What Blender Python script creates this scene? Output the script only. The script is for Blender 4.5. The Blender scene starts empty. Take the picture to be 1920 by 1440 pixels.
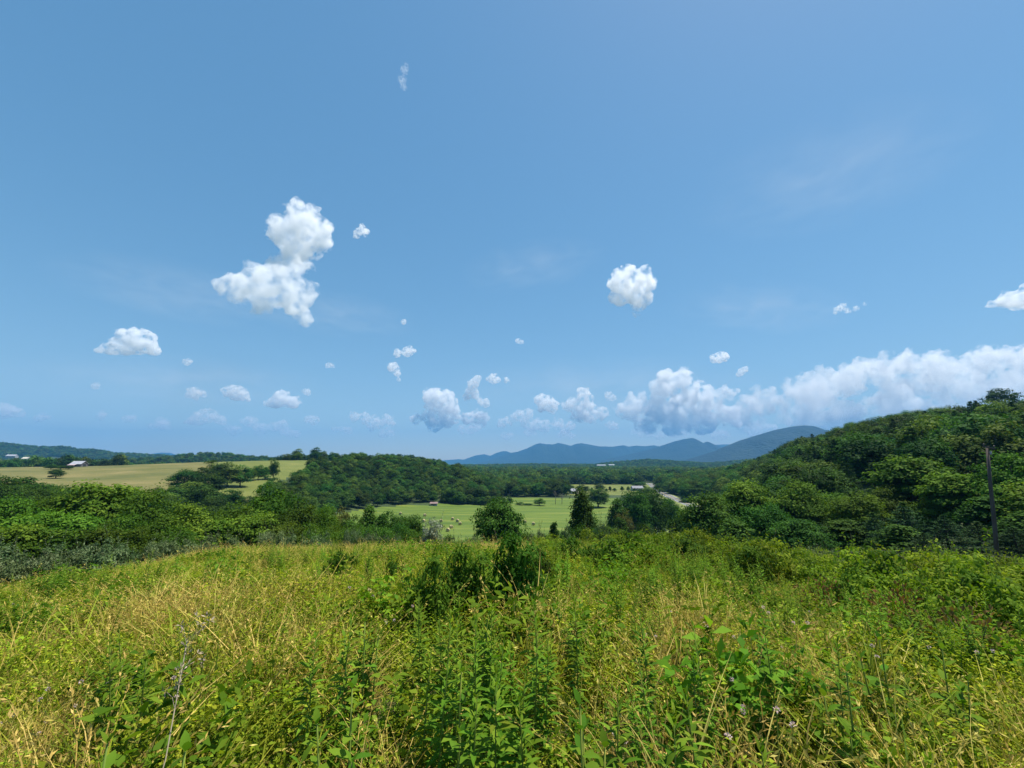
import bpy, bmesh, math, random
import numpy as np
from mathutils import Vector, Matrix

SC = bpy.context.scene
COL = SC.collection
PI = math.pi
R = math.radians

# ------------------------------------------------------------------ camera
F = 800.0            # focal length in pixels of the 1920 wide frame
PITCH = R(10.4)
EYE = 1.75
cam = bpy.data.cameras.new('camera')
cam.sensor_width = 36.0
cam.lens = 36.0 * F / 1920.0
cam.clip_start = 0.05
cam.clip_end = 120000.0
cam_o = bpy.data.objects.new('camera', cam)
COL.objects.link(cam_o)
cam_o.location = (0, 0, EYE)
cam_o.rotation_euler = (PI / 2 + PITCH, 0, 0)
SC.camera = cam_o

# ------------------------------------------------------------------ sky, sun, exposure
SUN_EL, SUN_AZ = 69.0, 66.0       # azimuth measured from +Y (view direction) towards +X (right)
SKY_STRENGTH = 0.097
w = bpy.data.worlds.new('World')
SC.world = w
w.use_nodes = True
nt = w.node_tree
nt.nodes.clear()
sky = nt.nodes.new('ShaderNodeTexSky')
sky.sky_type = 'NISHITA'
sky.sun_disc = False
sky.sun_elevation = R(SUN_EL)
sky.sun_rotation = R(SUN_AZ)
sky.altitude = 300
sky.air_density = 1.0
sky.dust_density = 0.35
sky.ozone_density = 1.2
bg = nt.nodes.new('ShaderNodeBackground')
bg.inputs['Strength'].default_value = SKY_STRENGTH
wo = nt.nodes.new('ShaderNodeOutputWorld')
hsv = nt.nodes.new('ShaderNodeHueSaturation')
hsv.inputs['Saturation'].default_value = 1.64
hsv.inputs['Hue'].default_value = 0.492
PIVOT = 4.4
dv = nt.nodes.new('ShaderNodeVectorMath'); dv.operation = 'SCALE'; dv.inputs['Scale'].default_value = 1 / PIVOT
gm = nt.nodes.new('ShaderNodeGamma'); gm.inputs['Gamma'].default_value = 0.58
mu = nt.nodes.new('ShaderNodeVectorMath'); mu.operation = 'SCALE'; mu.inputs['Scale'].default_value = PIVOT
nt.links.new(sky.outputs[0], dv.inputs[0]); nt.links.new(dv.outputs[0], gm.inputs['Color'])
nt.links.new(gm.outputs[0], mu.inputs[0]); nt.links.new(mu.outputs[0], hsv.inputs['Color'])
nt.links.new(hsv.outputs[0], bg.inputs['Color'])
nt.links.new(bg.outputs[0], wo.inputs['Surface'])

sun = bpy.data.lights.new('sun', 'SUN')
sun.energy = 5.0
sun.angle = R(0.53)
sun.color = (1.0, 0.95, 0.86)
sun_o = bpy.data.objects.new('sun', sun)
COL.objects.link(sun_o)
sd = Vector((math.sin(R(SUN_AZ)) * math.cos(R(SUN_EL)), math.cos(R(SUN_AZ)) * math.cos(R(SUN_EL)), math.sin(R(SUN_EL))))
sun_o.rotation_euler = sd.to_track_quat('Z', 'Y').to_euler()
sun_o.location = sd * 50

SC.view_settings.view_transform = 'Standard'
SC.view_settings.look = 'None'
SC.view_settings.gamma = 1.0
SC.view_settings.exposure = 0.62
SC.view_settings.use_curve_mapping = False
SC.render.engine = 'CYCLES'
SC.cycles.max_bounces = 12
SC.cycles.diffuse_bounces = 3
SC.cycles.glossy_bounces = 2
SC.cycles.transmission_bounces = 4
SC.cycles.transparent_max_bounces = 8
SC.cycles.volume_bounces = 14
SC.cycles.use_denoising = True
SC.cycles.volume_step_rate = 0.12
SC.cycles.volume_max_steps = 256
SC.cycles.sample_clamp_indirect = 6.0

# ------------------------------------------------------------------ numpy helpers
def rng(seed):
    return np.random.default_rng(seed)

def _hash(ix, iy, iz, s):
    n = (ix * 374761393 + iy * 668265263 + iz * 2147483647 + s * 1274126177) & 0xFFFFFFFF
    n = ((n ^ (n >> 13)) * 1274126177) & 0xFFFFFFFF
    n = n ^ (n >> 16)
    return (n & 0xFFFFFF) / float(0xFFFFFF)

def vnoise(x, y, z=None, s=0):
    x = np.asarray(x, float); y = np.asarray(y, float)
    z = np.zeros_like(x) if z is None else np.asarray(z, float)
    ix, iy, iz = np.floor(x).astype(np.int64), np.floor(y).astype(np.int64), np.floor(z).astype(np.int64)
    fx, fy, fz = x - ix, y - iy, z - iz
    fx = fx * fx * (3 - 2 * fx); fy = fy * fy * (3 - 2 * fy); fz = fz * fz * (3 - 2 * fz)
    r = 0
    for dx in (0, 1):
        for dy in (0, 1):
            for dz in (0, 1):
                wgt = (fx if dx else 1 - fx) * (fy if dy else 1 - fy) * (fz if dz else 1 - fz)
                r = r + wgt * _hash(ix + dx, iy + dy, iz + dz, s)
    return r

def fbm(x, y, z=None, s=0, o=4, g=0.5):
    a, t, r = 1.0, 0.0, 0.0
    x = np.asarray(x, float); y = np.asarray(y, float)
    for k in range(o):
        r = r + a * vnoise(x, y, z, s + k)
        t += a; a *= g
        x = x * 2.03; y = y * 2.03
        z = None if z is None else np.asarray(z, float) * 2.03
    return r / t

def nrm(v):
    return v / np.maximum(np.linalg.norm(v, axis=-1, keepdims=True), 1e-9)

def ratio(py):
    """height gained per metre of depth along the ray through picture row py"""
    yc = (720 - np.asarray(py, float)) / F
    return (math.sin(PITCH) + yc * math.cos(PITCH)) / (math.cos(PITCH) - yc * math.sin(PITCH))

def ucol(px, py=868):
    yc = (720 - py) / F
    return (np.asarray(px, float) - 960) / F / (math.cos(PITCH) - yc * math.sin(PITCH))

def zpx(py, d):
    return EYE + d * ratio(py)

# ------------------------------------------------------------------ the lie of the land: columns of (depth, height)
BEHIND = [(0, 0), (20, .3), (60, .5), (150, -1), (400, -10), (900, -22), (3000, -26)]
FAR = [(900, -27), (3000, -29)]
COLS = {
    -900: [(0, 0), (5, -.6), (10, -1.6), (20, -3.8), (35, -7), (60, -10), (150, -11), (300, -8), (600, -16)],
    -300: [(0, 0), (5, -.7), (10, -1.9), (18, -4.1), (30, -7.4), (50, -10), (90, -12), (150, -12), (220, -9), (300, -4), (345, -1.6), (420, -7), (700, -18)],
    0: [(0, 0), (5, -.6), (10, -1.65), (18, -3.7), (24, -5.2), (32, -7.5), (50, -10.2), (90, -12), (150, -12.5), (200, -10), (300, -3.8), (350, -0.6), (430, -7), (700, -18)],
    150: [(0, 0), (5, -.55), (10, -1.5), (18, -3.25), (25, -4.9), (34, -7.4), (50, -10.2), (90, -12.5), (150, -13), (200, -11), (270, -6.2), (355, -1.7), (385, 0.6), (450, -6), (700, -18)],
    300: [(0, 0), (5, -.48), (10, -1.3), (18, -2.8), (26, -4.4), (36, -7.3), (50, -10.4), (90, -14), (150, -15), (200, -11.5), (270, -5.6), (350, 1.2), (380, 2.6), (450, -4), (700, -18)],
    450: [(0, 0), (5, -.4), (10, -1.1), (18, -2.4), (27, -3.8), (38, -7), (55, -11.5), (90, -16), (150, -18), (200, -15), (260, -9.5), (320, -2.5), (370, 3.4), (395, 4.6), (460, -2), (700, -20)],
    530: [(0, 0), (5, -.4), (10, -1.1), (18, -2.35), (27, -3.7), (38, -7), (55, -12), (90, -18), (150, -21), (200, -18), (250, -13), (300, -5.5), (360, 3.5), (395, 6.2), (460, 0), (700, -20)],
    600: [(0, 0), (5, -.4), (10, -1.1), (18, -2.3), (27, -3.7), (38, -7.2), (55, -12.5), (90, -20), (150, -25), (190, -26), (240, -22), (300, -10), (360, 3.0), (395, 6.5), (470, 1), (700, -22)],
    700: [(0, 0), (5, -.4), (10, -1.05), (18, -2.25), (28, -3.8), (38, -7), (55, -12), (90, -20), (150, -26), (200, -27), (285, -26.5), (320, -18), (360, -4), (390, 3.2), (450, 0), (600, -20), (700, -25)],
    800: [(0, 0), (5, -.4), (10, -1.0), (18, -2.2), (28, -3.8), (38, -7), (55, -12), (90, -20), (150, -26), (200, -27.5), (300, -27), (335, -21), (370, -8), (400, -2), (460, -4), (600, -22), (700, -26)],
    860: [(0, 0), (5, -.4), (10, -1.0), (18, -2.2), (28, -3.8), (38, -7), (55, -12), (90, -20), (150, -26), (200, -27.5), (300, -27.3), (350, -24), (390, -14), (420, -10), (480, -13), (600, -25), (700, -27)],
    920: [(0, 0), (5, -.4), (10, -1.0), (18, -2.2), (28, -3.8), (38, -7), (55, -12), (90, -20), (150, -26), (200, -27.5), (300, -27.4), (400, -27), (600, -27.5), (700, -28)],
    1100: [(0, 0), (5, -.35), (10, -.95), (18, -2.2), (28, -3.9), (38, -7), (55, -12), (90, -20), (150, -26), (200, -27), (300, -27.2), (400, -27.4), (600, -27.8), (700, -28)],
    1250: [(0, 0), (5, -.35), (10, -.95), (18, -2.25), (28, -4.1), (38, -7), (55, -11.5), (90, -19), (150, -25.5), (200, -26.5), (300, -27), (400, -27), (600, -27), (700, -28)],
    1350: [(0, 0), (5, -.4), (10, -1.25), (18, -2.8), (28, -4.9), (42, -8), (70, -13.5), (110, -20), (180, -25), (300, -25), (420, -22), (500, -18), (700, -24)],
    1420: [(0, 0), (5, -.45), (10, -1.4), (18, -3.0), (28, -5.1), (42, -8), (70, -12), (110, -16), (180, -18), (300, -14), (430, -7), (550, -10), (800, -24)],
    1500: [(0, 0), (5, -.5), (10, -1.55), (18, -3.2), (28, -5.4), (45, -8.6), (70, -10.5), (110, -10), (180, -5), (300, 4), (400, 10), (520, 5), (800, -20)],
    1600: [(0, 0), (5, -.5), (10, -1.65), (18, -3.3), (28, -5.6), (45, -8.6), (65, -9), (110, -6), (180, 2), (280, 12.5), (360, 18), (480, 12), (800, -15)],
    1700: [(0, 0), (5, -.55), (10, -1.7), (18, -3.4), (28, -5.6), (45, -8.2), (65, -8), (110, -2), (180, 8.5), (260, 19), (330, 23), (480, 16), (800, -10)],
    1880: [(0, 0), (5, -.6), (10, -1.8), (18, -3.6), (28, -5.8), (38, -6.8), (60, -6.8), (100, 0), (160, 11), (220, 20), (300, 26), (480, 20), (800, -5)],
    2500: [(0, 0), (5, -.6), (10, -1.8), (18, -3.6), (28, -5.8), (38, -6.6), (60, -6), (100, 2), (160, 13), (220, 22), (300, 28), (480, 22), (800, 0)],
    3600: [(0, 0), (5, -.2), (10, -.8), (18, -2), (28, -3.5), (60, -4), (160, 5), (300, 10), (800, -5)],
}
R_GRID = np.exp(np.linspace(math.log(1.0), math.log(3000.0), 240))
PHI_GRID = np.linspace(-PI, PI, 721)
def _build_table():
    phis, prof = [-PI], [np.interp(R_GRID, *zip(*BEHIND))]
    for px in sorted(COLS):
        ph = math.atan(float(ucol(px)))
        pts = COLS[px] + [q for q in FAR if q[0] > COLS[px][-1][0] * 1.2]
        d, z = zip(*pts)
        phis.append(ph)
        prof.append(np.interp(R_GRID, np.array(d) / math.cos(ph) if False else np.array(d) / math.cos(ph), z))
    phis.append(PI); prof.append(prof[0])
    # a half turn of blend behind the camera
    prof = np.array(prof)
    T = np.empty((len(PHI_GRID), len(R_GRID)))
    for j in range(len(R_GRID)):
        T[:, j] = np.interp(PHI_GRID, phis, prof[:, j])
    k = np.exp(-0.5 * (np.arange(-6, 7) / 2.6) ** 2); k /= k.sum()
    for i in range(T.shape[0]):
        T[i] = np.convolve(np.pad(T[i], 6, mode='edge'), k, mode='valid')
    k = np.exp(-0.5 * (np.arange(-6, 7) / 2.2) ** 2); k /= k.sum()
    for j in range(T.shape[1]):
        T[:, j] = np.convolve(np.pad(T[:, j], 6, mode='wrap'), k, mode='valid')
    return T
TAB = _build_table()

def H(x, y):
    x = np.asarray(x, float); y = np.asarray(y, float)
    r = np.maximum(np.hypot(x, y), 1e-4)
    a = (np.arctan2(x, y) + PI) / (2 * PI) * 720
    b = np.clip((np.log(np.maximum(r, 1.0)) / math.log(3000.0)) * 239, 0, 238.999)
    i = np.clip(np.floor(a).astype(int), 0, 719); j = np.floor(b).astype(int)
    fa, fb = a - i, b - j
    z = (TAB[i, j] * (1 - fa) + TAB[i + 1, j] * fa) * (1 - fb) + (TAB[i, j + 1] * (1 - fa) + TAB[i + 1, j + 1] * fa) * fb
    z = z * np.clip(r, 0, 1)
    amp = np.clip(r / 60, 0.05, 1.0)
    z = z + amp * 1.3 * (fbm(x / 45 + 7.3, y / 45 + 1.1, s=5, o=3) - 0.5) + amp * 0.25 * (vnoise(x / 6.0, y / 6.0, s=9) - 0.5)
    return z

def xcol(px, d, z):
    return (px - 960) / F * (d * math.cos(PITCH) + (z - EYE) * math.sin(PITCH))

def at(px, d):
    x = float(ucol(px)) * d
    return x, d, float(H(x, d))

# ------------------------------------------------------------------ mesh building
class Geo:
    def __init__(self):
        self.v, self.f4, self.f3, self.m4, self.m3, self.var, self.n = [], [], [], [], [], [], 0
    def add(self, v, f4=None, f3=None, mat=0, var=0.5):
        v = np.asarray(v, float).reshape(-1, 3)
        if f4 is not None and len(f4):
            f4 = np.asarray(f4, int).reshape(-1, 4)
            self.f4.append(f4 + self.n); self.m4.append(np.full(len(f4), mat))
        if f3 is not None and len(f3):
            f3 = np.asarray(f3, int).reshape(-1, 3)
            self.f3.append(f3 + self.n); self.m3.append(np.full(len(f3), mat))
        self.v.append(v)
        self.var.append(np.broadcast_to(np.asarray(var, float), (len(v),)).copy())
        self.n += len(v)
        return self
    def arrays(self):
        v = np.concatenate(self.v) if self.v else np.zeros((0, 3))
        f4 = np.concatenate(self.f4) if self.f4 else np.zeros((0, 4), int)
        f3 = np.concatenate(self.f3) if self.f3 else np.zeros((0, 3), int)
        m = np.concatenate([np.concatenate(self.m4) if self.m4 else np.zeros(0, int), np.concatenate(self.m3) if self.m3 else np.zeros(0, int)]).astype(int)
        return v, f4, f3, m, (np.concatenate(self.var) if self.var else np.zeros(0))
    def mesh(self, name, mats, smooth=False):
        return raw_mesh(name, *self.arrays(), mats, smooth)

def raw_mesh(name, v, f4, f3, m, var, mats, smooth=False):
    me = bpy.data.meshes.new(name)
    me.vertices.add(len(v)); me.vertices.foreach_set('co', v.astype(np.float32).ravel())
    loops = np.concatenate([f4.ravel(), f3.ravel()]).astype(np.int32)
    me.loops.add(len(loops)); me.loops.foreach_set('vertex_index', loops)
    nf = len(f4) + len(f3)
    me.polygons.add(nf)
    st = np.concatenate([np.arange(len(f4)) * 4, len(f4) * 4 + np.arange(len(f3)) * 3]).astype(np.int32)
    me.polygons.foreach_set('loop_start', st)
    me.polygons.foreach_set('material_index', m.astype(np.int32))
    me.polygons.foreach_set('use_smooth', np.full(nf, smooth))
    a = me.attributes.new('var', 'FLOAT', 'POINT'); a.data.foreach_set('value', var.astype(np.float32))
    for q in mats: me.materials.append(q)
    me.update(calc_edges=True)
    me.validate()
    return me

def link(name, me, parent=None, loc=None, **props):
    o = bpy.data.objects.new(name, me)
    COL.objects.link(o)
    if parent is not None: o.parent = parent
    if loc is not None: o.location = loc
    for k, q in props.items():
        if q is not None: o[k] = q
    return o

def thing(name, label, cat, loc=(0, 0, 0), rotz=0.0, group=None):
    o = bpy.data.objects.new(name, None)
    COL.objects.link(o)
    o.location = loc; o.rotation_euler = (0, 0, rotz)
    o.empty_display_size = 0.2
    o['label'] = label; o['category'] = cat
    if group: o['group'] = group
    return o

def tube(g, pts, radii, sides=6, mat=0, cap=True, var=0.5):
    pts = np.asarray(pts, float); radii = np.broadcast_to(np.asarray(radii, float), (len(pts),))
    t = np.gradient(pts, axis=0); t = nrm(t)
    ref = np.array([0.31, 0.17, 0.93]) if abs(t[0, 2]) < 0.8 else np.array([1.0, 0.1, 0.05])
    u = nrm(np.cross(t, ref)); vv = np.cross(t, u)
    a = np.linspace(0, 2 * PI, sides, endpoint=False)
    ring = pts[:, None, :] + radii[:, None, None] * (np.cos(a)[None, :, None] * u[:, None, :] + np.sin(a)[None, :, None] * vv[:, None, :])
    V = ring.reshape(-1, 3)
    n = len(pts)
    f = []
    for i in range(n - 1):
        for k in range(sides):
            k2 = (k + 1) % sides
            f.append((i * sides + k, i * sides + k2, (i + 1) * sides + k2, (i + 1) * sides + k))
    f3 = []
    if cap:
        V = np.concatenate([V, pts[-1:], pts[:1]])
        c1, c0 = len(V) - 2, len(V) - 1
        for k in range(sides):
            k2 = (k + 1) % sides
            f3.append(((n - 1) * sides + k, (n - 1) * sides + k2, c1)); f3.append((k2, k, c0))
    g.add(V, f, f3, mat, var)

def box(g, x0, x1, y0, y1, z0, z1, mat=0):
    v = [(x, y, z) for x in (x0, x1) for y in (y0, y1) for z in (z0, z1)]
    g.add(v, [(0, 1, 3, 2), (4, 6, 7, 5), (0, 4, 5, 1), (2, 3, 7, 6), (0, 2, 6, 4), (1, 5, 7, 3)], mat=mat)

def leaves(g, pos, d, up, L, W, droop=0.0, fold=0.0, mat=0, var=None, fine=False, seed=0):
    """many leaves at once: pos, direction along the blade, side of the blade that faces the light"""
    n = len(pos)
    if n == 0: return
    pos = np.asarray(pos, float); d = nrm(np.asarray(d, float))
    side = np.cross(d, np.asarray(up, float)); bad = np.linalg.norm(side, axis=1) < 1e-3
    side[bad] = (1, 0, 0); side = nrm(side)
    up = np.cross(side, d)
    L = np.broadcast_to(np.asarray(L, float), (n,))[:, None]; W = np.broadcast_to(np.asarray(W, float), (n,))[:, None]
    dr = np.broadcast_to(np.asarray(droop, float), (n,))[:, None]; fo = np.broadcast_to(np.asarray(fold, float), (n,))[:, None]
    var = rng(seed + n).random(n) if var is None else np.broadcast_to(var, (n,))
    down = np.array([0, 0, -1.0])
    if not fine:
        V = np.stack([pos, pos + d * L * .45 + side * W * .5 + up * fo * W, pos + d * L + down * dr * L, pos + d * L * .45 - side * W * .5 + up * fo * W], 1)
        g.add(V.reshape(-1, 3), np.arange(4 * n).reshape(n, 4), mat=mat, var=np.repeat(var, 4))
    else:
        c1 = pos + d * L * .38 + down * dr * L * .12; c2 = pos + d * L * .72 + down * dr * L * .45
        V = np.stack([pos, c1 + side * W * .5 + up * fo * W, c1, c1 - side * W * .5 + up * fo * W,
                      c2 + side * W * .34 + up * fo * W * .7, c2, c2 - side * W * .34 + up * fo * W * .7, pos + d * L + down * dr * L], 1)
        b = np.arange(n)[:, None] * 8
        f4 = np.concatenate([b + np.array([[1, 4, 5, 2]]), b + np.array([[2, 5, 6, 3]])])
        f3 = np.concatenate([b + np.array([[0, 1, 2]]), b + np.array([[0, 2, 3]]), b + np.array([[4, 7, 5]]), b + np.array([[5, 7, 6]])])
        g.add(V.reshape(-1, 3), f4, f3, mat=mat, var=np.repeat(var, 8))

# ------------------------------------------------------------------ materials
def newmat(name):
    m = bpy.data.materials.new(name); m.use_nodes = True
    n = m.node_tree; n.nodes.clear()
    return m, n, n.nodes.new('ShaderNodeOutputMaterial')

def N(nt_, kind, **kw):
    q = nt_.nodes.new(kind)
    for k, val in kw.items(): setattr(q, k, val)
    return q

def ramp(nt_, src, stops):
    q = nt_.nodes.new('ShaderNodeValToRGB')
    e = q.color_ramp.elements
    while len(e) < len(stops): e.new(0.5)
    for i, (p, c) in enumerate(stops):
        e[i].position = p; e[i].color = (*c, 1)
    nt_.links.new(src, q.inputs[0])
    return q.outputs[0]

def leafmat(name, stops, transl=0.3, tcol=(1.05, 1.12, 0.4), rough=.65, spec=.05, spread=0.35, hue=0.02):
    m, n, out = newmat(name)
    at_ = N(n, 'ShaderNodeAttribute', attribute_name='var')
    col = ramp(n, at_.outputs['Fac'], stops)
    oi = N(n, 'ShaderNodeObjectInfo')
    mr = N(n, 'ShaderNodeMapRange')
    mr.inputs['To Min'].default_value = 1 - spread; mr.inputs['To Max'].default_value = 1 + spread
    n.links.new(oi.outputs['Random'], mr.inputs['Value'])
    mul = N(n, 'ShaderNodeMath', operation='MULTIPLY'); mul.inputs[1].default_value = 7.31
    fr = N(n, 'ShaderNodeMath', operation='FRACT')
    n.links.new(oi.outputs['Random'], mul.inputs[0]); n.links.new(mul.outputs[0], fr.inputs[0])
    mh = N(n, 'ShaderNodeMapRange')
    mh.inputs['To Min'].default_value = 0.5 - hue; mh.inputs['To Max'].default_value = 0.5 + hue
    n.links.new(fr.outputs[0], mh.inputs['Value'])
    hs = N(n, 'ShaderNodeHueSaturation')
    n.links.new(col, hs.inputs['Color']); n.links.new(mr.outputs[0], hs.inputs['Value']); n.links.new(mh.outputs[0], hs.inputs['Hue'])
    p = N(n, 'ShaderNodeBsdfPrincipled')
    p.inputs['Roughness'].default_value = rough
    p.inputs['Specular IOR Level'].default_value = spec
    n.links.new(hs.outputs[0], p.inputs['Base Color'])
    if transl > 0:
        t = N(n, 'ShaderNodeBsdfTranslucent')
        mx = N(n, 'ShaderNodeMix', data_type='RGBA', blend_type='MULTIPLY')
        mx.inputs['Factor'].default_value = 1.0
        n.links.new(hs.outputs[0], mx.inputs['A']); mx.inputs['B'].default_value = (*tcol, 1)
        n.links.new(mx.outputs['Result'], t.inputs['Color'])
        ms = N(n, 'ShaderNodeMixShader'); ms.inputs[0].default_value = transl
        n.links.new(p.outputs[0], ms.inputs[1]); n.links.new(t.outputs[0], ms.inputs[2])
        n.links.new(ms.outputs[0], out.inputs[0])
    else:
        n.links.new(p.outputs[0], out.inputs[0])
    return m

def surfmat(name, stops, scale=1.0, detail=6, rough=0.85, bump=0.0, bumpscale=8.0, spec=0.2, metallic=0.0, stretch=(1, 1, 1), rot=0.0):
    m, n, out = newmat(name)
    tc = N(n, 'ShaderNodeTexCoord')
    mp = N(n, 'ShaderNodeMapping'); mp.inputs['Scale'].default_value = stretch; mp.inputs['Rotation'].default_value = (0, 0, rot)
    n.links.new(tc.outputs['Object'], mp.inputs['Vector'])
    nz = N(n, 'ShaderNodeTexNoise'); nz.inputs['Scale'].default_value = scale; nz.inputs['Detail'].default_value = detail
    nz.inputs['Roughness'].default_value = 0.62
    n.links.new(mp.outputs[0], nz.inputs['Vector'])
    col = ramp(n, nz.outputs['Fac'], stops)
    p = N(n, 'ShaderNodeBsdfPrincipled')
    p.inputs['Roughness'].default_value = rough; p.inputs['Specular IOR Level'].default_value = spec; p.inputs['Metallic'].default_value = metallic
    n.links.new(col, p.inputs['Base Color'])
    if bump:
        nb = N(n, 'ShaderNodeTexNoise'); nb.inputs['Scale'].default_value = bumpscale; nb.inputs['Detail'].default_value = 5
        n.links.new(mp.outputs[0], nb.inputs['Vector'])
        b = N(n, 'ShaderNodeBump'); b.inputs['Strength'].default_value = bump; b.inputs['Distance'].default_value = 1.0 / bumpscale
        n.links.new(nb.outputs['Fac'], b.inputs['Height']); n.links.new(b.outputs[0], p.inputs['Normal'])
    n.links.new(p.outputs[0], out.inputs[0])
    return m

def cloudmat(name, dens, aniso=0.2, holes=None):
    m, n, out = newmat(name)
    v = N(n, 'ShaderNodeVolumePrincipled')
    v.inputs['Color'].default_value = (0.995, 0.995, 0.995, 1)
    v.inputs['Density'].default_value = dens
    v.inputs['Anisotropy'].default_value = aniso
    if holes:
        tc = N(n, 'ShaderNodeTexCoord')
        nz = N(n, 'ShaderNodeTexNoise'); nz.inputs['Scale'].default_value = holes; nz.inputs['Detail'].default_value = 8; nz.inputs['Roughness'].default_value = .6
        n.links.new(tc.outputs['Object'], nz.inputs['Vector'])
        mr = N(n, 'ShaderNodeMapRange'); mr.inputs['From Min'].default_value = .455; mr.inputs['From Max'].default_value = .6
        mr.inputs['To Min'].default_value = 0; mr.inputs['To Max'].default_value = dens
        n.links.new(nz.outputs['Fac'], mr.inputs['Value']); n.links.new(mr.outputs[0], v.inputs['Density'])
    n.links.new(v.outputs[0], out.inputs['Volume'])
    return m

M = {}
M['leaf_bright'] = leafmat('bright_green_leaves', [(0, (.024, .064, .006)), (.6, (.074, .145, .012)), (1, (.17, .265, .026))], .34)
M['leaf_dark'] = leafmat('dark_green_leaves', [(0, (.016, .046, .006)), (.55, (.04, .098, .011)), (1, (.09, .175, .022))], .3)
M['leaf_wood'] = leafmat('woodland_leaves', [(0, (.012, .036, .007)), (.55, (.04, .09, .013)), (1, (.115, .195, .026))], .3, spread=.5, hue=.035)
M['needles'] = leafmat('pine_needles', [(0, (.018, .045, .016)), (.6, (.034, .075, .022)), (1, (.06, .11, .03))], .18)
M['leaf_brown'] = leafmat('browning_leaves', [(0, (.05, .06, .014)), (.6, (.085, .095, .02)), (1, (.13, .12, .03))], .25)
M['leaf_silver'] = leafmat('silvery_leaves', [(0, (.05, .09, .028)), (.6, (.115, .165, .06)), (1, (.27, .32, .16))], .2, tcol=(1, 1.05, .8), spread=.2)
M['leaf_pale'] = leafmat('pale_silvery_leaves', [(0, (.1, .14, .07)), (.6, (.22, .27, .16)), (1, (.42, .46, .34))], .2, tcol=(1, 1.05, .8), spread=.1)
M['leaf_bush'] = leafmat('bush_leaves', [(0, (.026, .064, .006)), (.6, (.056, .12, .01)), (1, (.115, .2, .018))], .32, spec=.05, rough=.7)
M['leaf_bramble'] = leafmat('bramble_leaves', [(0, (.05, .1, .008)), (.6, (.14, .205, .014)), (1, (.29, .34, .03))], .36, spread=.3)
M['leaf_dead'] = leafmat('rusty_dead_leaves', [(0, (.1, .055, .02)), (.6, (.18, .1, .035)), (1, (.25, .16, .06))], .25)
M['leaf_goldenrod'] = leafmat('goldenrod_leaves', [(0, (.05, .11, .008)), (.6, (.12, .215, .014)), (1, (.235, .32, .028))], .36, spread=.28)
M['leaf_milkweed'] = leafmat('milkweed_leaves', [(0, (.06, .14, .01)), (.6, (.115, .22, .016)), (1, (.19, .29, .025))], .36, spread=.15)
M['leaf_low'] = leafmat('low_weed_leaves', [(0, (.06, .105, .008)), (.5, (.215, .275, .016)), (1, (.42, .45, .035))], .36, spread=.4, hue=.025)
M['grass_green'] = leafmat('green_grass_blades', [(0, (.09, .135, .012)), (.5, (.235, .27, .02)), (1, (.45, .44, .05))], .36, spread=.3, hue=.025)
M['grass_dry'] = leafmat('dry_straw_blades', [(0, (.28, .22, .05)), (.5, (.46, .36, .075)), (1, (.62, .5, .14))], .25, tcol=(1, .95, .7), spread=.25)
M['petal_pink'] = leafmat('pale_pink_petals', [(0, (.6, .42, .4)), (1, (.75, .62, .58))], .25, tcol=(1, .9, 1), spread=.1)
M['stalk_pale'] = leafmat('bleached_stalk', [(0, (.33, .27, .18)), (1, (.45, .38, .26))], 0, spread=.1)
M['stem'] = leafmat('green_stems', [(0, (.13, .18, .03)), (1, (.2, .25, .045))], 0, spread=.2)
M['bark'] = surfmat('bark', [(.3, (.05, .038, .028)), (.7, (.12, .095, .07))], 6, bump=.6, bumpscale=14, stretch=(1, 1, .3))
M['bark_grey'] = surfmat('grey_dead_bark', [(.3, (.15, .13, .11)), (.7, (.3, .27, .24))], 6, bump=.5, bumpscale=14, stretch=(1, 1, .3))
M['pole'] = surfmat('weathered_pole_wood', [(.3, (.055, .04, .035)), (.7, (.11, .085, .075))], 5, bump=.6, bumpscale=12, stretch=(1, 1, .12))
M['soil'] = surfmat('meadow_soil', [(.3, (.03, .03, .012)), (.55, (.07, .075, .02)), (.75, (.13, .12, .04))], 1.6, bump=.6, bumpscale=5)
M['floor'] = surfmat('woodland_ground', [(.3, (.022, .038, .012)), (.6, (.045, .07, .02)), (.8, (.08, .095, .03))], .12, bump=.5, bumpscale=.5)
M['hay'] = surfmat('mown_hay_field', [(.32, (.045, .085, .009)), (.45, (.078, .125, .014)), (.57, (.108, .152, .018)), (.7, (.19, .2, .04))], .11, detail=9, bump=.4, bumpscale=1.5, stretch=(.13, 1, 1), rot=.1)
M['pasture'] = surfmat('dry_pasture_grass', [(.3, (.075, .09, .02)), (.48, (.13, .125, .034)), (.6, (.175, .15, .048)), (.72, (.24, .19, .075))], .045, detail=10, bump=.5, bumpscale=.8, stretch=(.5, 1, 1), rot=-.2)
M['green_pasture'] = surfmat('green_pasture_grass', [(.25, (.085, .11, .02)), (.5, (.125, .145, .028)), (.75, (.18, .18, .045))], .05, detail=9, bump=.5, bumpscale=.8)
M['mountain'] = surfmat('wooded_mountain', [(.3, (.004, .012, .009)), (.55, (.009, .02, .013)), (.75, (.02, .036, .018))], .006, detail=14, bump=1.0, bumpscale=.03)
M['asphalt'] = surfmat('grey_asphalt', [(.3, (.12, .12, .12)), (.7, (.18, .178, .175))], .8, rough=.75)
M['verge'] = surfmat('roadside_grass', [(.3, (.12, .16, .035)), (.7, (.22, .23, .07))], .4)
M['white_line'] = surfmat('white_road_paint', [(.3, (.65, .65, .63)), (.7, (.78, .78, .76))], 3)
M['yellow_line'] = surfmat('yellow_road_paint', [(.3, (.55, .38, .05)), (.7, (.68, .48, .08))], 3)
M['straw'] = surfmat('baled_hay', [(.3, (.33, .26, .13)), (.55, (.48, .39, .2)), (.75, (.62, .53, .3))], 4, bump=.8, bumpscale=18)
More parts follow.
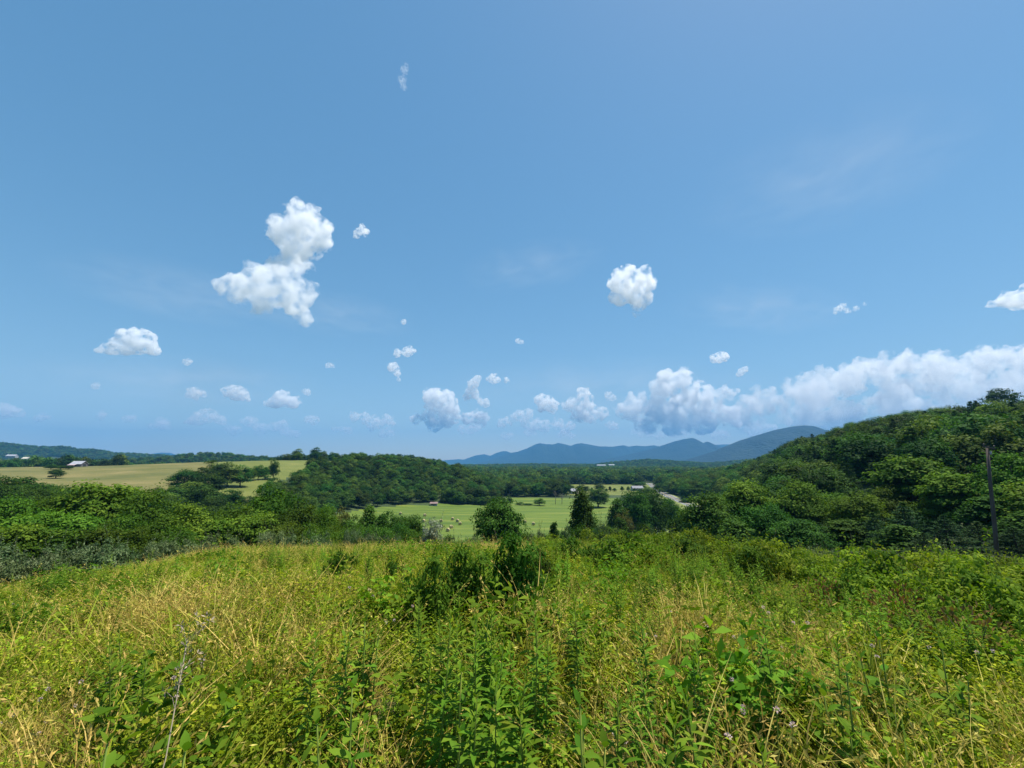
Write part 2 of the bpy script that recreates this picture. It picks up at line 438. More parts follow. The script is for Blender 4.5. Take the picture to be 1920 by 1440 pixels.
M['tin'] = surfmat('pale_metal_roof', [(.3, (.3, .3, .33)), (.7, (.42, .42, .45))], .6, rough=.5, spec=.4)
M['tin_rust'] = surfmat('rusty_metal_roof', [(.3, (.34, .25, .24)), (.7, (.52, .42, .42))], .6, rough=.6)
M['red_roof'] = surfmat('reddish_roof', [(.3, (.2, .13, .12)), (.7, (.28, .19, .175))], .6, rough=.7)
M['grey_roof'] = surfmat('grey_shingle_roof', [(.3, (.2, .2, .22)), (.7, (.3, .3, .33))], .8, rough=.8)
M['grey_wood'] = surfmat('weathered_barn_boards', [(.3, (.07, .065, .07)), (.7, (.15, .14, .145))], 2, stretch=(1, 1, .2))
M['white_wall'] = surfmat('white_painted_wall', [(.3, (.28, .28, .29)), (.7, (.36, .36, .36))], .5)
M['cream_wall'] = surfmat('cream_wall', [(.3, (.55, .5, .4)), (.7, (.66, .61, .5))], .5)
M['dark_glass'] = surfmat('dark_window_glass', [(.3, (.02, .025, .03)), (.7, (.035, .04, .05))], .5, rough=.15, spec=.6)
M['porcelain'] = surfmat('brown_porcelain', [(.3, (.1, .06, .05)), (.7, (.14, .09, .07))], 4, rough=.25, spec=.5)
M['iron'] = surfmat('galvanised_iron', [(.3, (.22, .22, .23)), (.7, (.34, .34, .35))], 6, rough=.5, metallic=.6)

# ------------------------------------------------------------------ terrain
ang = np.concatenate([np.linspace(R(-66), R(66), 660), np.linspace(R(66), R(294), 118)[1:-1]])
rad = np.concatenate([[0.6], np.exp(np.linspace(math.log(1.2), math.log(700), 215)), np.exp(np.linspace(math.log(760), math.log(11000), 34))])
AA, RR = np.meshgrid(ang, rad, indexing='ij')
TX, TY = RR * np.sin(AA), RR * np.cos(AA)
TZ = H(TX, TY)
far_ = np.clip((RR - 3000) / 8000, 0, 1)
TZ = TZ - far_ * 4
nA, nR = AA.shape
tv = np.concatenate([np.stack([TX, TY, TZ], -1).reshape(-1, 3), [[0, 0, float(H(0, 0.01))]]])
ii, jj = np.meshgrid(np.arange(nA), np.arange(nR - 1), indexing='ij')
i2 = (ii + 1) % nA
tf = np.stack([ii * nR + jj, ii * nR + jj + 1, i2 * nR + jj + 1, i2 * nR + jj], -1).reshape(-1, 4)
fc = tv[tf].mean(1)
fd = fc[:, 1]
with np.errstate(all='ignore'):
    fpx = np.where(fd > 1, 960 + fc[:, 0] / np.maximum(fd, 1) * F / ucol(960 + F) if False else 960 + fc[:, 0] / np.maximum(fd, 1) / float(ucol(961)), -9999)
fr = np.hypot(fc[:, 0], fc[:, 1])
def edge_depth(px):
    return np.interp(px, [-400, 0, 150, 300, 500, 700, 900, 1100, 1300, 1500, 1700, 1920, 2300], [21, 20.5, 22.5, 25, 27, 29, 31, 31, 29, 27, 26, 26, 26])
zone = np.zeros(len(tf), int)                                   # 0 ground
shoulder = np.interp(fpx, [380, 420, 480, 540, 600, 640], [215, 225, 250, 290, 330, 372])
dry = (fpx < 655) & (fpx > -700) & (fd > 190) & (fd < 425)
zone[dry] = 3
zone[dry & (fpx > 395) & (fd > 205)] = 4
zone[dry & (fpx > 530) & (fd < np.interp(fpx, [530, 655], [275, 385]))] = 0
hayz = (fpx > 598) & (fpx < 1160) & (fd > 150) & (fd < np.interp(fpx, [590, 620, 650, 700, 760, 820, 900, 1160], [196, 214, 234, 266, 286, 296, 302, 300]))
hayz |= (fpx > 950) & (fpx < 1160) & (fd >= 300) & (fd < 365)
zone[hayz] = 2
zone[(fpx > 1060) & (fpx < 1222) & (fd > 395) & (fd < 590)] = 4
zone[(fpx > 1285) & (fpx < 1345) & (fd > 225) & (fd < 345)] = 4
zone[fr < 46] = 1
names = ['ground', 'meadow', 'hay_field', 'dry_pasture', 'green_pasture']
zm = [M['floor'], M['soil'], M['hay'], M['pasture'], M['green_pasture']]
for k, nm in enumerate(names):
    sel = tf[zone == k]
    f3 = np.zeros((0, 3), int)
    if k == 1:
        c = len(tv) - 1
        f3 = np.array([[c, i * nR, ((i + 1) % nA) * nR] for i in range(nA)])
    used, inv = np.unique(np.concatenate([sel.ravel(), f3.ravel()]), return_inverse=True)
    me = raw_mesh(nm, tv[used], inv[:sel.size].reshape(-1, 4), inv[sel.size:].reshape(-1, 3), np.zeros(len(sel) + len(f3), int), np.full(len(used), .5), [zm[k]], True)
    link(nm, me, kind='structure')

# ------------------------------------------------------------------ hills and mountains
def ridge(name, sky_pts, d0, half, mat, seed, rough=.26, spurs=900., base=-34, nu=260, nv=46, px0=None, px1=None):
    """a long ridge whose crest follows the skyline (px, py) at depth d0"""
    p = np.array(sky_pts, float)
    px = np.linspace(px0 or p[0, 0], px1 or p[-1, 0], nu)
    top = EYE + d0 * ratio(np.interp(px, p[:, 0], p[:, 1]))
    t = np.linspace(-1, 1, nv)
    PX, Tt = np.meshgrid(px, t, indexing='ij')
    D = d0 + Tt * half
    X = ucol(PX) * d0 + Tt * 0
    sp = fbm(X / spurs, D / (spurs * 2.2), s=seed, o=4) - .5
    prof = np.clip(1 - np.abs(Tt) ** 1.15, 0, 1)
    tt = np.repeat(top[:, None], nv, 1)
    mid = np.clip(1 - (np.abs(Tt) - .0) * 1.0, 0, 1) * np.clip(np.abs(Tt) * 3, 0, 1)
    Z = base + (tt - base) * (prof + sp * mid * rough * 4)
    Z = np.minimum(Z, np.maximum(base + (tt - base) * (1 - .25 * np.abs(Tt)), base))
    V = np.stack([X, D, Z], -1).reshape(-1, 3)
    i, j = np.meshgrid(np.arange(nu - 1), np.arange(nv - 1), indexing='ij')
    f = np.stack([i * nv + j, (i + 1) * nv + j, (i + 1) * nv + j + 1, i * nv + j + 1], -1).reshape(-1, 4)
    g = Geo(); g.add(V, f)
    o = link(name, g.mesh(name, [mat], True), kind='structure')
    def surf(pxq, tq):
        iu = np.clip((pxq - px[0]) / (px[-1] - px[0]) * (nu - 1), 0, nu - 1.001); iv = np.clip((tq + 1) / 2 * (nv - 1), 0, nv - 1.001)
        a, b = np.floor(iu).astype(int), np.floor(iv).astype(int); fa, fb = iu - a, iv - b
        G = np.stack([X, D, Z], -1)
        return ((G[a, b] * (1 - fa)[:, None] + G[a + 1, b] * fa[:, None]) * (1 - fb)[:, None] + (G[a, b + 1] * (1 - fa)[:, None] + G[a + 1, b + 1] * fa[:, None]) * fb[:, None])
    return surf

ridge('mountain', [(780, 871), (822, 863.5), (860, 861), (870, 861.6), (891, 854), (908, 851.5), (919, 854.5), (931, 849), (943, 845.5), (951, 846), (957, 848.7), (985, 852), (1050, 862), (1100, 870)], 10300, 700, M['mountain'], 11)
ridge('mountain', [(900, 868), (957, 849), (969, 847), (988, 840.4), (1006, 832), (1012.6, 830.7), (1023, 832.6), (1037, 833), (1048, 830.3), (1061, 833), (1070, 836), (1082, 831.7), (1091, 830.8), (1101, 832.4), (1123, 836.4), (1148, 837), (1170, 834), (1179, 837), (1193, 835), (1210, 836), (1227, 834.5), (1240, 837), (1300, 846), (1400, 862)], 8900, 1300, M['mountain'], 12, spurs=1100)
ridge('mountain', [(1100, 868), (1180, 852), (1225, 841), (1241, 835.5), (1266, 827), (1286, 821.7), (1300, 819.6), (1307, 821.7), (1321, 830), (1329, 827), (1342, 833), (1360, 840), (1400, 850), (1480, 868)], 7200, 1200, M['mountain'], 13, spurs=1000)
ridge('mountain', [(1300, 840), (1345, 834), (1360, 833), (1378, 833), (1420, 838), (1500, 850)], 10000, 700, M['mountain'], 14)
ridge('mountain', [(1270, 868), (1330, 850), (1360, 840), (1380, 832), (1400, 824), (1430, 815), (1460, 806), (1490, 800), (1515, 796.5), (1535, 798), (1552, 804), (1600, 812), (1700, 830), (1800, 850)], 4800, 1000, M['mountain'], 15, spurs=600)
ridge('mountain', [(270, 862), (286, 850), (300, 848.3), (315, 848.5), (330, 853), (350, 862)], 9800, 500, M['mountain'], 16)
foot_a = ridge('hill', [(790, 883.0), (830, 877.0), (940, 875.0), (1000, 874.0), (1060, 875.0), (1110, 875.0), (1150, 870.5), (1190, 867.0), (1215, 865.5), (1250, 867.5), (1290, 870.5), (1330, 872.5), (1400, 866.5), (1500, 854.5)], 2300, 500, M['floor'], 21, spurs=300, rough=.08)
foot_l = ridge('hill', [(-500, 818.0), (-200, 827.0), (0, 834.5), (25, 837.0), (60, 841.5), (100, 842.0), (122, 842.0), (131, 847.0), (160, 847.0), (185, 848.0), (200, 853.0), (240, 855.0), (300, 858.0), (360, 861.0), (480, 871.0), (560, 883.0)], 2100, 420, M['floor'], 22, spurs=260, rough=.08, nu=360)
foot_m = ridge('hill', [(150, 885.0), (250, 867.0), (310, 863.0), (340, 859.0), (355, 856.0), (400, 856.0), (430, 858.0), (470, 861.0), (520, 866.0), (560, 862.0), (620, 861.0), (700, 867.0), (800, 885.0)], 1050, 260, M['floor'], 23, spurs=160, rough=.08)
foot_k = ridge('hill', [(680, 875.0), (720, 862.0), (750, 862.5), (780, 865.0), (810, 870.0), (830, 875.0), (880, 894.0)], 640, 150, M['floor'], 24, spurs=120, rough=.05)

# ------------------------------------------------------------------ scattered masses: one object with its own small kit of plants, set out by geometry nodes
def scatter(name, kit, mats, pts, rot, scl, pick, **props):
    v, f4, f3, m, var, pro, n = [], [], [], [], [], [], 0
    m3 = []
    for k, g in enumerate(kit):
        a = g.arrays()
        v.append(a[0]); f4.append(a[1] + n); f3.append(a[2] + n)
        m.append(a[3][:len(a[1])]); m3.append(a[3][len(a[1]):]); var.append(a[4]); pro.append(np.full(len(a[0]), k + 1)); n += len(a[0])
    v.append(pts); var.append(np.zeros(len(pts))); pro.append(np.zeros(len(pts), int))
    me = bpy.data.meshes.new(name)
    V = np.concatenate(v); F4 = np.concatenate(f4); F3 = np.concatenate(f3)
    me.vertices.add(len(V)); me.vertices.foreach_set('co', V.astype(np.float32).ravel())
    lp = np.concatenate([F4.ravel(), F3.ravel()]).astype(np.int32)
    me.loops.add(len(lp)); me.loops.foreach_set('vertex_index', lp)
    me.polygons.add(len(F4) + len(F3))
    me.polygons.foreach_set('loop_start', np.concatenate([np.arange(len(F4)) * 4, len(F4) * 4 + np.arange(len(F3)) * 3]).astype(np.int32))
    me.polygons.foreach_set('material_index', np.concatenate(m + m3).astype(np.int32))
    for q in mats: me.materials.append(q)
    npt, nv = len(pts), len(V)
    def attr(nm, typ, data):
        a = me.attributes.new(nm, typ, 'POINT')
        a.data.foreach_set('vector' if typ == 'FLOAT_VECTOR' else 'value', data.ravel())
    attr('var', 'FLOAT', np.concatenate(var).astype(np.float32))
    attr('kit', 'INT', np.concatenate(pro).astype(np.int32))
    for nm, dat in (('turn', rot), ('size', scl)):
        q = np.zeros((nv, 3), np.float32); q[nv - npt:] = dat; attr(nm, 'FLOAT_VECTOR', q)
    q = np.zeros(nv, np.int32); q[nv - npt:] = pick + 1; attr('pick', 'INT', q)
    me.update(calc_edges=True)
    o = link(name, me, **props)
    ng = bpy.data.node_groups.new(name + '_nodes', 'GeometryNodeTree')
    ng.interface.new_socket('Geometry', in_out='INPUT', socket_type='NodeSocketGeometry')
    ng.interface.new_socket('Geometry', in_out='OUTPUT', socket_type='NodeSocketGeometry')
    gi = ng.nodes.new('NodeGroupInput'); go = ng.nodes.new('NodeGroupOutput')
    def named(nm, typ):
        q = ng.nodes.new('GeometryNodeInputNamedAttribute'); q.data_type = typ; q.inputs['Name'].default_value = nm
        return q.outputs[0]
    def eq(src, k):
        c = ng.nodes.new('FunctionNodeCompare'); c.data_type = 'INT'; c.operation = 'EQUAL'
        ins = [s for s in c.inputs if s.type == 'INT']
        ng.links.new(src, ins[0]); ins[1].default_value = k
        return c.outputs[0]
    kitn, pickn = named('kit', 'INT'), named('pick', 'INT')
    turn, size = named('turn', 'FLOAT_VECTOR'), named('size', 'FLOAT_VECTOR')
    def sep(k):
        s = ng.nodes.new('GeometryNodeSeparateGeometry'); s.domain = 'POINT'
        ng.links.new(gi.outputs[0], s.inputs['Geometry']); ng.links.new(eq(kitn, k), s.inputs['Selection'])
        return s.outputs['Selection']
    p0 = sep(0)
    e2r = ng.nodes.new('FunctionNodeEulerToRotation'); ng.links.new(turn, e2r.inputs[0])
    jn = ng.nodes.new('GeometryNodeJoinGeometry')
    for k in range(len(kit)):
        ip = ng.nodes.new('GeometryNodeInstanceOnPoints')
        ng.links.new(p0, ip.inputs['Points']); ng.links.new(sep(k + 1), ip.inputs['Instance'])
        ng.links.new(eq(pickn, k + 1), ip.inputs['Selection'])
        ng.links.new(e2r.outputs[0], ip.inputs['Rotation']); ng.links.new(size, ip.inputs['Scale'])
        ng.links.new(ip.outputs[0], jn.inputs[0])
    ng.links.new(jn.outputs[0], go.inputs[0])
    md = o.modifiers.new('spread', 'NODES'); md.node_group = ng
    return o

# ------------------------------------------------------------------ trees
def clumpy_crown(g, seed, hgt, wid, base, nclump, nleaf, lsize, mat, power=.5, flat=.72, shape='round', crad=None, jit=.42):
    q = rng(seed)
    cz = (hgt + base) / 2; rz = (hgt - base) / 2; rx = wid / 2
    dirs = nrm(q.normal(size=(nclump * 3, 3)))
    dirs = dirs[dirs[:, 2] > -.88][:nclump]
    rr = q.random(len(dirs)) ** power * .84
    off = 1 + .34 * (fbm(dirs[:, 0] * 1.7 + seed, dirs[:, 1] * 1.7, dirs[:, 2] * 1.7, s=seed, o=2) - .5) * 2
    c = dirs * rr[:, None] * off[:, None]
    c[:, :2] *= (1 + .55 * np.clip(-c[:, 2:3], 0, 1))
    if shape == 'cone':
        k = np.clip(1 - (c[:, 2] + 1) / 2 * .8, .15, 1); c[:, :2] *= k[:, None] * 1.2
    C = c * np.array([rx, rx, rz]) + np.array([0, 0, cz])
    cr = (crad or .17 * wid) * (.6 + .8 * q.random(len(C)))
    n = len(C) * nleaf
    idx = np.repeat(np.arange(len(C)), nleaf)
    dl = nrm(q.normal(size=(n, 3)))
    dl[:, 2] = np.where(dl[:, 2] < -.3, -dl[:, 2] * .5, dl[:, 2])
    rl = .45 + .6 * q.random(n) ** .6
    P = C[idx] + dl * (rl * cr[idx])[:, None] * np.array([1, 1, flat])
    out = nrm(P - np.array([0, 0, cz - rz * .3]))
    up = nrm(dl * .8 + out * .5 + np.array([0, 0, .7]) + q.normal(size=(n, 3)) * jit)
    d = nrm(np.cross(up, q.normal(size=(n, 3))) + np.array([0, 0, -.25]))
    s = lsize * (.65 + .7 * q.random(n))
    cv = q.random(len(C))
    leaves(g, P, d, up, s * 1.25, s * .85, droop=.15, fold=-.12, mat=mat, var=np.clip(cv[idx] * .62 + q.random(n) * .38, 0, 1))
    return C

def limbs(g, seed, C, hgt, base, r0, mat, nl=14, sides=6, fork=None):
    q = rng(seed + 99)
    top = hgt * .8
    m = 7
    z = np.linspace(-.4, top, m)
    wob = np.cumsum(q.normal(size=(m, 2)) * .012 * hgt, 0); wob[:2] = 0
    T = np.column_stack([wob, z])
    tube(g, T, r0 * np.linspace(1.15, .18, m), sides + 2, mat)
    for k in q.permutation(len(C))[:nl]:
        e = C[k]
        zs = np.clip(e[2] * (.35 + .35 * q.random()), base * .6, top * .95)
        s = np.array([np.interp(zs, z, T[:, 0]), np.interp(zs, z, T[:, 1]), zs])
        mid = (s + e) / 2 + np.array([0, 0, -.04 * hgt]) + q.normal(size=3) * .02 * hgt
        rr = r0 * np.interp(zs, [0, top], [.45, .18])
        tube(g, [s, mid, e], [rr, rr * .6, rr * .18], 5, mat)

def leafy(seed, hgt, wid, base, nc, nl, ls, leaf, r0=None, shape='round', power=.5, nlimb=16, flat=.72, crad=None, jit=.42):
    """one kind of broadleaf tree: crown and trunk geometry at real size"""
    gc, gt = Geo(), Geo()
    C = clumpy_crown(gc, seed, hgt, wid, base, nc, nl, ls, 0, power, flat, shape, crad, jit)
    limbs(gt, seed, C, hgt, base, r0 or .028 * hgt, 0, nlimb)
    return dict(crown=gc, trunk=gt, leaf=leaf, h=hgt, w=wid)

def pine(seed, hgt, wid, leaf='needles', tiers=13, spray=26, nlen=.55):
    q = rng(seed)
    gc, gt = Geo(), Geo()
    tube(gt, [(0, 0, -.4), (.02, .03, hgt * .3), (.05, 0, hgt * .65), (0, .02, hgt * .97)], [.03 * hgt * .6, .024 * hgt * .6, .015 * hgt * .6, .03], 7)
    P, D, U, L, V = [], [], [], [], []
    for t in range(tiers):
        f = t / (tiers - 1)
        z = hgt * (.14 + .83 * f)
        rad_ = wid / 2 * (1 - f ** 1.4) * (.75 + .5 * q.random()) + .25
        nb = int(5 + 4 * (1 - f))
        a0 = q.random() * 6.28
        for b in range(nb):
            a = a0 + b / nb * 6.28 + q.normal() * .22
            ln = rad_ * (.7 + .5 * q.random())
            tip = np.array([math.cos(a) * ln, math.sin(a) * ln, z + ln * (.16 + .12 * q.random())])
            st = np.array([0, 0, z - ln * .05])
            tube(gt, [st, (st + tip) / 2 + (0, 0, -.05 * ln), tip], [.05 * ln ** .5 * .5, .02, .008], 4)
            m = int(spray * (.5 + ln / wid * 2))
            s = .15 + .9 * q.random(m) ** .7
            base_ = st + (tip - st) * s[:, None]
            sdir = np.array([-math.sin(a), math.cos(a), 0])
            lat = q.normal(size=m) * .2 * ln * (1.1 - s * .7)
            p = base_ + sdir * lat[:, None] + np.column_stack([np.zeros(m), np.zeros(m), q.normal(size=m) * .06 * ln])
            d = nrm((tip - st)[None] * .6 + sdir[None] * np.sign(lat)[:, None] * .7 * ln + q.normal(size=(m, 3)) * .4 + np.array([0, 0, .25]))
            P.append(p); D.append(d); U.append(np.array([0, 0, 1.]) + q.normal(size=(m, 3)) * .35)
            L.append(nlen * (.6 + .7 * q.random(m))); V.append(np.clip(q.random() * .5 + q.random(m) * .5, 0, 1))
    P, D, U, L, V = map(np.concatenate, (P, D, U, L, V))
    leaves(gc, P, D, U, L, L * .34, droop=.1, mat=0, var=V)
    leaves(gc, P, nrm(D + rng(seed + 1).normal(size=D.shape) * .8), U, L * .9, L * .3, droop=.1, mat=0, var=V)
    return dict(crown=gc, trunk=gt, leaf=leaf, h=hgt, w=wid)

def shrub(seed, hgt, wid, nst, per, ls, lw, leaf, droop=.2, spread=1.0, fine=False):
    """many arching stems from the ground, leaves all along them"""
    q = rng(seed)
    gc, gt = Geo(), Geo()
    for k in range(nst):
        a = q.random() * 6.28; lean = (.15 + .85 * q.random()) * spread
        ht = hgt * (.55 + .45 * q.random()) * (1 - .28 * lean)
        e = np.array([math.cos(a) * wid / 2 * lean, math.sin(a) * wid / 2 * lean, ht])
        s = np.array([math.cos(a), math.sin(a), 0]) * wid * .06 * q.random()
        mid = s * .5 + e * np.array([.38, .38, .6]) + q.normal(size=3) * .03 * wid
        t = np.linspace(0, 1, 6)[:, None]
        pts = (1 - t) ** 2 * s + 2 * t * (1 - t) * mid + t ** 2 * e
        pts[0, 2] = -.1
        tube(gt, pts, np.linspace(.014, .004, 6) * hgt * .5, 4)
        m = per
        tt = (.12 + .88 * q.random(m) ** .75)[:, None]
        c = (1 - tt) ** 2 * s + 2 * tt * (1 - tt) * mid + tt ** 2 * e
        j = q.normal(size=(m, 3)) * np.array([.085, .085, .06]) * wid
        p = c + j
        d = nrm(j + nrm(e - s) * .25 * wid + q.normal(size=(m, 3)) * .06 * wid)
        L = ls * (.6 + .8 * q.random(m))
        leaves(gc, p, d, np.array([0, 0, 1.]) + q.normal(size=(m, 3)) * .6, L, L * lw, droop=droop, fold=.08, mat=0, var=np.clip(q.random() * .45 + q.random(m) * .55, 0, 1), fine=fine)
    return dict(crown=gc, trunk=gt, leaf=leaf, h=hgt, w=wid)

def mound(seed, hgt, wid, ncl, nl, ls, leaf, crad, jit=.4, shoots=14, wl=.8, fine=True, droop=.2):
    """a rounded, leafy bush of many clumps with a few shoots standing out"""
    q = rng(seed); gc, gt = Geo(), Geo()
    dirs = nrm(q.normal(size=(ncl, 3)) * (1, 1, .8)); dirs[:, 2] = np.abs(dirs[:, 2]) - .12
    off = 1 + .5 * (fbm(dirs[:, 0] * 1.6 + seed, dirs[:, 1] * 1.6, dirs[:, 2] * 1.6, s=seed, o=2) - .5) * 2
    C = dirs * (q.random(ncl) ** .4 * .82 * off)[:, None] * np.array([wid / 2, wid / 2, hgt * .86])
    C[:, 2] = np.maximum(C[:, 2], .05 * hgt)
    n = ncl * nl; idx = np.repeat(np.arange(ncl), nl)
    dl = nrm(q.normal(size=(n, 3))); dl[:, 2] = np.where(dl[:, 2] < -.3, -dl[:, 2] * .6, dl[:, 2])
    P = C[idx] + dl * (crad * wid * (.5 + .6 * q.random(n)) * (.6 + .8 * q.random(ncl))[idx])[:, None] * (1, 1, .75)
    P[:, 2] = np.maximum(P[:, 2], .02)
    up = nrm(dl * .7 + nrm(P - (0, 0, hgt * .2)) * .5 + (0, 0, .6) + q.normal(size=(n, 3)) * jit)
    d = nrm(np.cross(up, q.normal(size=(n, 3))) + np.array([0, 0, -.3]) * droop * 2)
    L = ls * (.6 + .75 * q.random(n)); cv = q.random(ncl)
    leaves(gc, P, d, up, L, L * wl, droop=droop, fold=-.1, mat=0, fine=fine, var=np.clip(cv[idx] * .5 + q.random(n) * .5, 0, 1))
    for k in range(12):
        e = C[int(q.integers(0, ncl))]
        tube(gt, [(e[0] * .1, e[1] * .1, -.1), e * (.45, .45, .5), e * (.9, .9, .85)], [.007 * hgt, .005 * hgt, .002 * hgt], 4)
    for k in range(shoots):
        b = C[int(q.integers(0, ncl))] * (1, 1, 1); e = b + np.array([q.normal() * .1 * wid, q.normal() * .1 * wid, hgt * q.uniform(.12, .34)])
        tube(gt, [b, (b + e) / 2, e], [.0028 * hgt, .0022 * hgt, .001 * hgt], 3)
        m = 16; t = q.random(m)[:, None]; L = ls * (.6 + .5 * q.random(m))
        leaves(gc, b + (e - b) * t, nrm(q.normal(size=(m, 3)) + (0, 0, .5)), np.array([0, 0, 1.]) + q.normal(size=(m, 3)) * .4, L, L * wl, droop=droop, fold=.1, fine=fine)
    return dict(crown=gc, trunk=gt, leaf=leaf, h=hgt, w=wid)

KIND = {}
for k, (sd_, hh, ww, bb, nc, nl, ls, lf, sh) in enumerate([
        (1, 10, 8.5, .2, 140, 95, .27, 'leaf_bright', 'round'), (2, 11, 7.5, .3, 135, 95, .27, 'leaf_bright', 'round'),
        (3, 10, 9.0, .1, 145, 95, .27, 'leaf_bright', 'round'), (4, 10, 8.0, .0, 140, 95, .25, 'leaf_dark', 'round'),
        (5, 11, 6.5, .1, 125, 90, .25, 'leaf_dark', 'cone'), (6, 10, 8.6, .0, 145, 95, .25, 'leaf_dark', 'round'),
        (7, 6, 5.5, .3, 80, 80, .2, 'leaf_brown', 'round')]):
    KIND['bright' if lf == 'leaf_bright' else 'brown' if lf == 'leaf_brown' else 'dark', k] = leafy(sd_ * 17, hh, ww, bb, nc, nl, ls, lf, shape=sh)
for k, sd_ in enumerate((201, 202, 203)):
    KIND['pine', k] = pine(sd_, 13, 7.5 + k * .6)
for k, sd_ in enumerate((211, 212)):
    KIND['cedar', k] = leafy(sd_, 8, 3.9, .2, 90, 70, .2, 'leaf_dark', shape='cone')
for k, sd_ in enumerate((221, 222, 223, 224)):
    KIND['silver', k] = mound(sd_, 2.4, 3.0, 70, 85, .13, 'leaf_silver', .1, jit=.6, shoots=40, wl=.34, fine=False)
KIND['pale', 0] = mound(227, 2.6, 2.0, 90, 85, .12, 'leaf_pale', .12, jit=.6, shoots=46, wl=.36, fine=False)
for k, sd_ in enumerate((231, 232, 233)):
    KIND['bush', k] = mound(sd_, 1.9, 1.7, 70, 60, .115, 'leaf_bush', .15, jit=.5, shoots=12, wl=.4, droop=.3)
for k, sd_ in enumerate((241, 242, 243, 244)):
    KIND['bramble', k] = mound(sd_, 1.3, 2.0, 85, 56, .062, 'leaf_bramble', .11, jit=.45, shoots=26, wl=.58)
KIND['deadbush', 0] = shrub(251, .9, 1.1, 20, 34, .07, .5, 'leaf_dead', droop=.3)
for k, sd_ in enumerate((261, 262, 263, 264)):   # woodland trees seen from far
    KIND['wood', k] = leafy(sd_, 11, 8.5 + .6 * (k % 3), .0, 44, 120, .36, 'leaf_wood', nlimb=8, r0=.22, crad=1.75, jit=.2, power=.32, flat=.85)
KIND['openpine', 0] = leafy(271, 14, 9, 6.5, 46, 70, .34, 'needles', r0=.3, flat=.42, power=.35)

for key, k in KIND.items():
    _v = k['crown'].arrays()[0]
    k['h'] = float(np.percentile(_v[:, 2], 99.7)); k['w'] = 2 * float(np.percentile(np.abs(_v[:, :2]), 98.5))
    k['crown_me'] = k['crown'].mesh(key[0] + '_crown', [M[k['leaf']]])
    k['trunk_me'] = k['trunk'].mesh(key[0] + '_trunk', [M['bark']], True)
    one = Geo()
    a = k['crown'].arrays(); one.add(a[0], a[1], a[2], 0, a[4])
    b = k['trunk'].arrays(); one.add(b[0], b[1], b[2], 1, b[4])
    k['one'] = one

def kinds(nm):
    return [k for key, k in KIND.items() if key[0] == nm]

PLANTED = random.Random(5)
def plant(kind, px, d, top=None, wpx=None, label='', name='deciduous_tree', cat='tree', group=None, h=None, wd=None, idx=None, crown='crown', trunk='trunk', sink=0.0):
    ks = kinds(kind)
    k = ks[(idx if idx is not None else PLANTED.randrange(100)) % len(ks)]
    x, y, z = at(px, d)
    for _ in range(2):
        x = xcol(px, d, z + .5 * ((zpx(top, d) - z) if top is not None else h)); z = float(H(x, d))
    hh = (zpx(top, d) - z) if top is not None else h
    if hh < 1.0 and cat == 'tree': print('too low', label, hh)
    ww = wpx * d / F if wpx is not None else (wd if wd is not None else hh * k['w'] / k['h'])
    t = thing(name, label, cat, (x, y, z - sink), PLANTED.random() * 6.28, group)
    t.scale = (ww / k['w'], ww / k['w'], (hh + sink) / k['h'])
    link(trunk, k['trunk_me'], t, kind='stuff' if trunk == 'stems' else None); link(crown, k['crown_me'], t)
    return t

# ---- trees one can point at
DT = 'deciduous_tree'
plant('dark', 936, 55, 936, 92, 'big round dark tree standing alone before the hay field', idx=0)
plant('dark', 1091, 62, 917, 58, 'tall dark tree at right end of the hay field in front', idx=1)
plant('dark', 1121, 288, 915, 38, 'dark rounded tree on the far edge of the hay field', idx=2)
plant('cedar', 1040, 50, 980, 28, 'small dark tree rising alone from the meadow edge shrubs', idx=0)
plant('dark', 1190, 150, 921, 56, 'left tall tree of the dark clump before the road', group='dark trees clumped left of the road', idx=0)
plant('dark', 1226, 158, 918, 58, 'middle and tallest tree of the dark clump before the road', group='dark trees clumped left of the road', idx=2)
plant('dark', 1254, 166, 934, 44, 'lower right tree of the dark clump beside the road bend', group='dark trees clumped left of the road', idx=0)
plant('dark', 1158, 128, 936, 40, 'slim tree at left end of the dark clump before the road', group='dark trees clumped left of the road', idx=1)
plant('brown', 1172, 112, 958, 34, 'small brownish tree in front of the dark clump before the road')
plant('dark', 1165, 84, 972, 40, 'low dark conical tree below the brownish tree near the road', idx=1)
plant('dark', 1208, 92, 982, 42, 'low rounded dark tree just left of the lower road stretch', idx=0)
plant('dark', 1106, 75, 955, 36, 'low dark tree tucked against right side of the tall dark tree', idx=2)
plant('brown', 632, 62, 954, 48, 'small brownish tree at left front of the hay field')
plant('dark', 690, 58, 949, 46, 'dark pointed tree between brownish tree and hay field', idx=1)
plant('dark', 735, 52, 961, 64, 'wide low dark tree before the hay field left of silvery shrub', idx=2)
plant('dark', 775, 54, 968, 44, 'low dark tree immediately behind the lone silvery shrub', idx=0)
plant('dark', 588, 184, 950, 30, 'small tree at left corner of the hay field', idx=0)
for px, d, top, wp, lab in [
        (8, 40, 934, 110, 'bright leafy tree at left picture edge above silvery shrubs'),
        (100, 46, 931, 120, 'bright broad tree second from left edge in the near wood'),
        (188, 48, 906, 120, 'tallest bright crown below the dry pasture on the left'),
        (268, 46, 918, 110, 'bright full tree right of the tallest crown below dry pasture'),
        (345, 42, 944, 110, 'bright spreading tree behind silvery shrubs in middle of left wood'),
        (430, 46, 946, 100, 'bright low tree between two taller trees of the left wood'),
        (508, 50, 915, 112, 'tall rounded green tree in front of the wooded knoll'),
        (556, 48, 944, 90, 'bright tree next to the tall rounded one in the left near wood'),
        (596, 50, 958, 74, 'bright tree on right end of the left near wood')]:
    plant('bright', px, d, top, wp, lab, group='trees of the near wood on the left')
